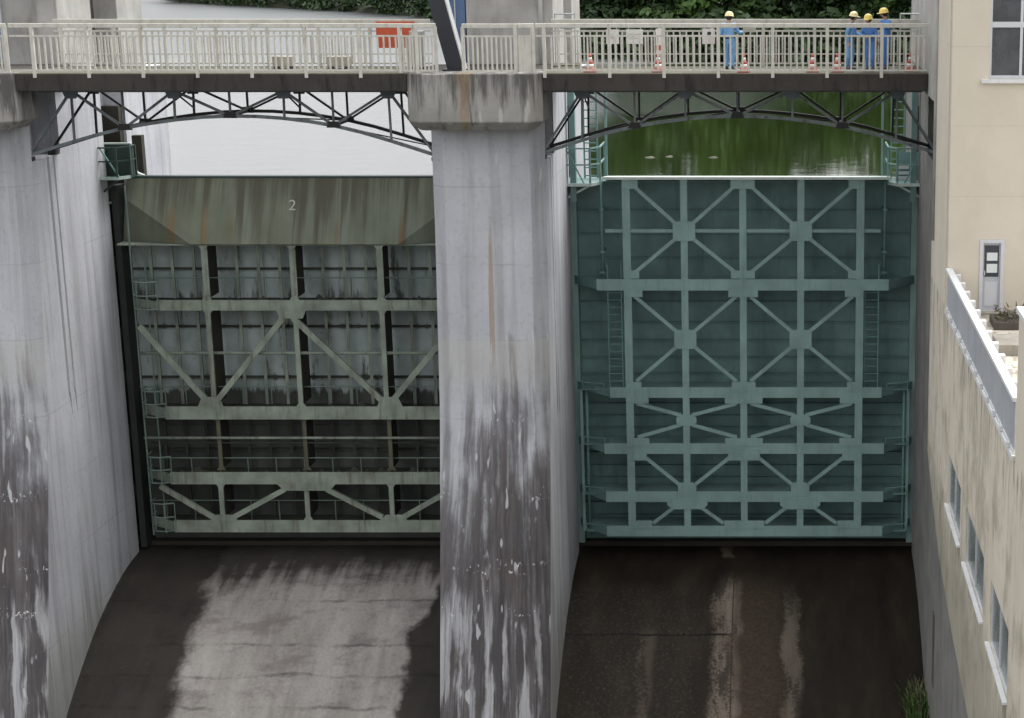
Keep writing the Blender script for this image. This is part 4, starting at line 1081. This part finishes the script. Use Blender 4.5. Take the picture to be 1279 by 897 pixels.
def plant(k, s, d, h, lab, group):
    y = shore(s)+d; src = kinds[k]
    o = src if k not in used else copy_tree(src); used.add(k)
    o.location = (s*y, y, bank_z(s, y)-.1); o.rotation_euler = (0, 0, random.uniform(0, 6.28)); sc_ = h/10*random.uniform(.94, 1.06); o.scale = (sc_*1.12, sc_*1.12, sc_)
    return tag(o, lab, 'tree', group)
ORD = ['first', 'second', 'third', 'fourth', 'fifth', 'sixth', 'seventh', 'eighth', 'ninth', 'tenth', 'eleventh', 'twelfth', 'thirteenth', 'fourteenth', 'fifteenth', 'sixteenth']
lab1 = 'leafy tree, %s from the left, on the bank behind the new gate footbridge'
for i in range(15):
    s = -.132 + .0155*i + random.uniform(-.004, .004)
    plant([0, 1, 2, 0, 3, 2, 1][i % 7], s, random.uniform(2.5, 5), (random.uniform(11.0, 11.8) if s < -.0 else random.uniform(9.4, 10.0)), lab1 % ORD[i], 'trees on the near right bank')
lab2 = 'dark tree, %s from the left, on the far bank behind the old gate footbridge'
for i in range(16):
    s = -.338 + .0112*i + random.uniform(-.003, .003)
    plant([2, 0, 1, 2][i % 4], s, random.uniform(3, 7), random.uniform(9, 11.5), lab2 % ORD[i], 'trees on the far left bank')
# wood behind, one mass
rnd = random.Random(5); lob = []
for i in range(2100):
    s = rnd.uniform(-1.5, 1.5) if i > 1200 else rnd.uniform(-.34, .16); d = rnd.uniform(1.5, 26) if i % 3 else rnd.uniform(-.6, 2.5); y = shore(s)+d
    z = bank_z(s, y) + rnd.random()*((2.5 + min(d, 10)*.42) if not (-.14 < s < -.01 and d > 3) else 8.6); r = rnd.uniform(.8, 1.7)
    lob.append(((s*y, y, z), (r*1.3, r*1.3, r)))
fo = link('forest', leaf_cloud(lob, 80000, .36, rnd).mesh('forest', False), 'leaf_dark'); fo['kind'] = 'stuff'
fo['label'] = 'dense dark green wood covering the reservoir banks'

# ================================================================== PEOPLE
def skin_mesh(name, verts, edges, radii, mat, root_i=0, sub=2):
    me = bpy.data.meshes.new(name); me.from_pydata(verts, edges, []); o = bpy.data.objects.new(name, me); COL.objects.link(o)
    md = o.modifiers.new('skin', 'SKIN'); md.use_smooth_shade = True
    for i, r in enumerate(radii):
        sv = me.skin_vertices[0].data[i]; sv.radius = (r, r) if not isinstance(r, tuple) else r; sv.use_root = (i == root_i)
    s_ = o.modifiers.new('sub', 'SUBSURF'); s_.levels = sub; s_.render_levels = sub
    bpy.context.view_layer.update()
    me2 = bpy.data.meshes.new_from_object(o.evaluated_get(bpy.context.evaluated_depsgraph_get()))
    bpy.data.objects.remove(o); me2.name = name
    for p in me2.polygons: p.use_smooth = True
    me2.materials.clear(); me2.materials.append(M[mat]); return me2
def person(label, x, y, rz, armL, armR, lean=0.0, head=(0, 0), cov='coverall_blue', hel='helmet_yellow', step=.04, h=1.0):
    """local frame: person faces -Y. arm = (elbow, wrist) in local metres"""
    t = thing('person', label, 'person', (x, y, -.03), 'workers in blue coveralls', rz, local=True); t.scale = (h, h, h)
    F = lambda z, yy=0: (-lean*(max(0, z-.95)) + yy)          # forward lean shifts the upper body
    hx, hy = head
    J = {'pel': (0, .0, .94), 'sp': (0, F(1.12), 1.12), 'ch': (0, F(1.3), 1.30), 'nk': (0, F(1.45, .01), 1.45), 'nk2': (hx*.4, F(1.52)+hy*.4, 1.52), 'hd': (hx, F(1.6, -.02)+hy, 1.61), 'ht': (hx, F(1.68, -.01)+hy, 1.69),
         'no': (hx*1.15, F(1.6, -.125)+hy, 1.585)}
    for s_, n_ in ((1, 'L'), (-1, 'R')):
        J['hip'+n_] = (s_*.09, 0, .89); J['kn'+n_] = (s_*.1, -.02-step*s_*.5, .5); J['an'+n_] = (s_*.105, .03-step*s_, .09); J['to'+n_] = (s_*.12, -.15-step*s_, .045)
        J['sh'+n_] = (s_*.185, F(1.4), 1.39)
        el, wr = armL if s_ == 1 else armR
        J['el'+n_] = el; J['wr'+n_] = wr
        d = (Vector(wr)-Vector(el)).normalized(); J['pa'+n_] = tuple(Vector(wr)+d*.08)
        side = d.cross(Vector((0, 0, 1))); side = side.normalized() if side.length > .1 else Vector((0, 1, 0)); dn = d.cross(side)
        for k, (off, L) in enumerate(((-.03, .062), (-.01, .072), (.012, .068), (.032, .052))):
            b = Vector(J['pa'+n_]) + side*off + d*.02; J['f%d%s' % (k, n_)] = tuple(b + d*L*.6 + dn*.006); J['g%d%s' % (k, n_)] = tuple(b + d*L + dn*.028)
        th = Vector(wr)+d*.03-side*.035; J['th'+n_] = tuple(th + d*.02 - side*.012); J['ti'+n_] = tuple(th + d*.055 - side*.02 + dn*.012)
    RB = {'pel': .125, 'sp': .115, 'ch': .13, 'nk': .06, 'nk2': .055, 'hd': .088, 'ht': .07, 'no': .018, 'hip': .085, 'kn': .058, 'an': .042, 'to': .04, 'sh': .06, 'el': .042, 'wr': .029, 'pa': .034, 'th': .012, 'ti': .009, 'f': .0095, 'g': .008}
    E = [('pel','sp'), ('sp','ch'), ('ch','nk'), ('nk','nk2'), ('nk2','hd'), ('hd','ht'), ('hd','no')]
    for n_ in 'LR':
        E += [('pel','hip'+n_), ('hip'+n_,'kn'+n_), ('kn'+n_,'an'+n_), ('an'+n_,'to'+n_), ('ch','sh'+n_), ('sh'+n_,'el'+n_), ('el'+n_,'wr'+n_), ('wr'+n_,'pa'+n_), ('wr'+n_,'th'+n_), ('th'+n_,'ti'+n_)]
        for k in range(4): E += [('pa'+n_, 'f%d%s' % (k, n_)), ('f%d%s' % (k, n_), 'g%d%s' % (k, n_))]
    def rad(k):
        if k in RB: return RB[k]
        for q in (k[:-1], k[0]):
            if q in RB: return RB[q]
        return .03
    keys = list(J)
    me = skin_mesh('body', [J[k] for k in keys], [(keys.index(a), keys.index(b)) for a, b in E], [rad(k) for k in keys], 'skin', keys.index('pel'))
    link('body', me, None, t)
    # coverall: same joints, looser
    ck = [k for k in keys if k[:2] in ('pe', 'sp', 'ch', 'hi', 'kn', 'an', 'sh', 'el', 'wr') or k == 'nk']
    ce = [(ck.index(a), ck.index(b)) for a, b in E if a in ck and b in ck]
    CR_ = {'pel': (.165, .135), 'sp': (.155, .125), 'ch': (.17, .14), 'nk': .075, 'hip': .115, 'kn': .088, 'an': .075, 'sh': .088, 'el': .064, 'wr': .046}
    cr = [CR_.get(k, CR_.get(k[:-1], .06)) for k in ck]
    me = skin_mesh('coverall', [J[k] for k in ck], ce, cr, cov, ck.index('pel')); link('coverall', me, None, t)
    hd = Vector(J['hd'])
    hm = MB(); hm.lathe([(.148, 0), (.15, .015), (.132, .025), (.13, .06), (.112, .105), (.075, .14), (.03, .155), (.004, .157)], 18)
    hm.box(-.075, .075, -.2, -.12, .0, .014)
    ho = obj('helmet', hm, hel, t, True); ho.location = (hd.x, hd.y+.005, hd.z+.045); ho.rotation_euler = (0.12 + lean*.3, hx*1.5, 0)
    bl = MB().lathe([(.15, 0), (.168, .01), (.168, .045), (.15, .055)], 16); bo_ = obj('belt', bl, 'boot', t, True); bo_.location = (0, 0, .98); bo_.scale = (1.05, .88, 1)
    ha = MB().lathe([(.075, -.07), (.1, -.03), (.106, .02), (.09, .05)], 12); hh_ = obj('hair', ha, 'hair', t, True); hh_.location = (hd.x, hd.y+.025, hd.z+.02)
    for s_ in (1, -1):
        eo = obj('eye', MB().lathe([(.004, -.01), (.012, 0), (.004, .01)], 8), 'hair', t); eo.location = (hd.x+s_*.034, hd.y-.085, hd.z+.005)
        n_ = 'L' if s_ == 1 else 'R'; an, to = Vector(J['an'+n_]), Vector(J['to'+n_])
        bt = MB(); bt.tube([(an.x, an.y+.05, .05), (an.x, an.y-.06, .055), (to.x, to.y-.01, .042), (to.x, to.y-.06, .03)], [.05, .055, .048, .025], 10).tube([(an.x, an.y+.005, .05), (an.x, an.y, .17)], [.056, .06], 10)
        obj('boot', bt, 'boot', t, True)
    return t
down = lambda s_: ((s_*.25, .02, 1.12), (s_*.27, -.06, .87))
pA = person('lone worker in blue coverall and cream helmet holding a white sheet at the railing', PX(911,85,55.3), 55.3, R(165), ((.27, -.02, 1.13), (.2, -.24, 1.06)), ((-.27, -.1, 1.15), (-.36, -.3, 1.17)), head=(0, -.01), cov='coverall_pale', hel='helmet_cream')
pB = person('leftmost of three grouped workers, yellow helmet tilted, turned right', PX(1061,85,55.4), 55.4, R(70), ((.26, -.1, 1.14), (.17, -.3, 1.08)), down(-1), lean=.12, head=(0, -.03), hel='helmet_cream', cov='coverall_pale')
pC = person('middle worker of the three in bright blue coverall, bending his yellow helmet forward', PX(1087,85,55.0), 55.0, R(-25), ((.25, -.12, 1.14), (.1, -.32, 1.1)), ((-.25, -.12, 1.14), (-.08, -.32, 1.12)), lean=.3, head=(.02, -.05), h=.97)
pD = person('rightmost and tallest of the three workers in dark blue, yellow helmet turned left', PX(1106,85,55.5), 55.5, R(-65), ((.3, -.08, 1.2), (.3, -.25, 1.32)), down(-1), lean=.05, head=(-.02, -.02), h=1.06)
# the sheet held by the lone worker (rests in his right hand)
sh_ = MB().box(-.2, .2, -.14, .14, 0, .006).mesh('sheet'); so = link('paper_sheet', sh_, 'paper', None, (PX(936,38,55.35), 55.3, 1.23), (R(-35), R(4), R(6)))
tag(so, 'white paper sheet held out by the lone worker', 'paper')

# ================================================================== CONES, SIGNS, BOARDS ON THE DECK
def cone(label, x, y, h=.56):
    t = thing('traffic_cone', label, 'traffic cone', (x, y, -.03), 'traffic cones on the footbridge', local=True)
    obj('base', MB().prism_z([(-.19,-.15), (-.15,-.19), (.15,-.19), (.19,-.15), (.19,.15), (.15,.19), (-.15,.19), (-.19,.15)], 0, .05), 'cone_red', t, bevel=.01)
    r = lambda z: .145 - .115*(z-.05)/(h-.05)
    zz = [.05, .14, .25, .35, .45, h]
    for i in range(5):
        obj('band', MB().lathe([(r(zz[i]), zz[i]), (r(zz[i+1])+.0005, zz[i+1])], 16), 'cone_red' if i % 2 == 0 else 'cone_white', t, True)
    return t
cone('red and white traffic cone nearest the centre pier', PX(737,83,54.6), 54.6)
cone('red and white traffic cone under the tall white marker board', PX(822,83,54.6), 54.6)
cone('traffic cone just right of the lone worker', PX(929,83,54.5), 54.5)
cone('traffic cone midway between the lone worker and the group', PX(1015,83,54.6), 54.6)
cone('traffic cone beside the left worker of the group', PX(1046,83,54.6), 54.6)
cone('traffic cone right of the group by the building', PX(1137,81,54.9), 54.9)
def board(name, label, x0, x1, y, z0, z1, mat, cat, marks=None, legs=True):
    t = thing(name, label, cat, ((x0+x1)/2, y, z0))
    obj('panel', MB().box(x0, x1, y-.012, y+.012, z0, z1), mat, t, bevel=.004)
    for hx_ in (x0+.06, x1-.09): obj('hanger', MB().box(hx_, hx_+.03, y+.012, y+.05, z1-.1, z1+.06), 'galvanised', t)
    for mk in (marks or []):
        a, b, c, d, mm = mk
        obj('printed_mark', MB().box(x0+(x1-x0)*a, x0+(x1-x0)*b, y-.017, y-.0125, z0+(z1-z0)*c, z0+(z1-z0)*d), mm, t)
    return t
ys = 57.42
board('sign_board', 'square white sign on the far railing nearest the centre pier', PX(757,45,ys), PX(773,45,ys), ys, PZ(55,ys), PZ(37,ys), 'sign_white', 'sign', [(.3,.6,.35,.7,'rail_far')])
board('sign_board', 'wide white sign on the far railing, second from the centre pier', PX(782,45,ys), PX(803,45,ys), ys, PZ(55,ys), PZ(37,ys), 'sign_white', 'sign', [(.1,.9,.6,.72,'rail_far'), (.1,.7,.35,.45,'rail_far')])
board('sign_board', 'white sign with dark triangle mark left of the lone worker', PX(877,45,ys), PX(893,45,ys), ys, PZ(55,ys), PZ(36,ys), 'sign_white', 'sign', [(.4,.7,.55,.8,'navy_steel')])
mb = board('marker_board', 'tall narrow white marker board standing behind a traffic cone', PX(819,45,54.9), PX(826,45,54.9), 54.9, .5, PZ(36,54.9), 'cone_white', 'marker board', [(.1,.9,.15,.35,'cone_red')])
obj('stand', MB().box(PX(822,45,54.9)-.02, PX(822,45,54.9)+.02, 54.915, 54.945, -.03, .6), 'galvanised', mb)
board('red_board', 'orange red board hung on the far railing near the centre pier', PX(470,45,ys), PX(518,45,ys), ys, PZ(60,ys), PZ(27,ys), 'red_board', 'board')
kb = thing('control_cabinet', 'grey control cabinet at the right end of the old gate footbridge', 'cabinet', (PX(521,80,56), 56, -.03))
obj('cabinet_body', MB().box(PX(513,60,56.2), PX(529,60,56.2), 56.0, 56.5, .02, 1.15), 'cabinet_grey', kb, bevel=.015)
obj('cabinet_door', MB().box(PX(514.5,60,56.2), PX(527.5,60,56.2), 55.982, 55.999, .08, 1.1), 'rail_far', kb)
obj('plinth', MB().box(PX(513,60,56.2)+.03, PX(529,60,56.2)-.03, 56.05, 56.45, -.03, .02), 'deck_top', kb)
for lab, a, b in (('low pale concrete block lying on the old gate footbridge, left one', 341, 366), ('low pale concrete block on the old gate footbridge, nearer the red board', 409, 437)):
    t = thing('deck_block', lab, 'block', (PX((a+b)/2,80,56.3), 56.3, -.03), 'blocks on the deck')
    obj('block_body', MB().box(PX(a,70,56.3), PX(b,70,56.3), 56.15, 56.5, .04, .36), 'step_concrete', t, bevel=.02)
    for sx in (PX(a,70,56.3)+.05, PX(b,70,56.3)-.15): obj('skid', MB().box(sx, sx+.1, 56.15, 56.5, -.03, .039), 'navy_steel', t)

# ================================================================== DRIFT ON THE RESERVOIR
for lab, px, py, L in (('pale driftwood stick floating left of centre behind the new gate', 812, 197, .55), ('small pale driftwood piece floating at the middle behind the new gate', 836, 196, .4), ('short bleached stick floating right of the other driftwood', 891, 197, .5)):
    t_ = (WATER_Z - HC)/(-SP + (CY-py)/FPX*CP); q = Vector(((px-CX)/FPX*t_, t_*(CP + (CY-py)/FPX*SP), WATER_Z))
    d_ = thing('driftwood', lab, 'driftwood', tuple(q), 'driftwood on the reservoir')
    obj('stick', MB().tube([q+Vector((-L*.4,0,.0)), q+Vector((0,.06,.012)), q+Vector((L*.4,-.05,.0))], [.015,.03,.012], 6), 'step_concrete', d_, True)
    obj('twig', MB().tube([q+Vector((.02,.05,.04)), q+Vector((.13,.2,.03))], [.015,.006], 5), 'step_concrete', d_, True)
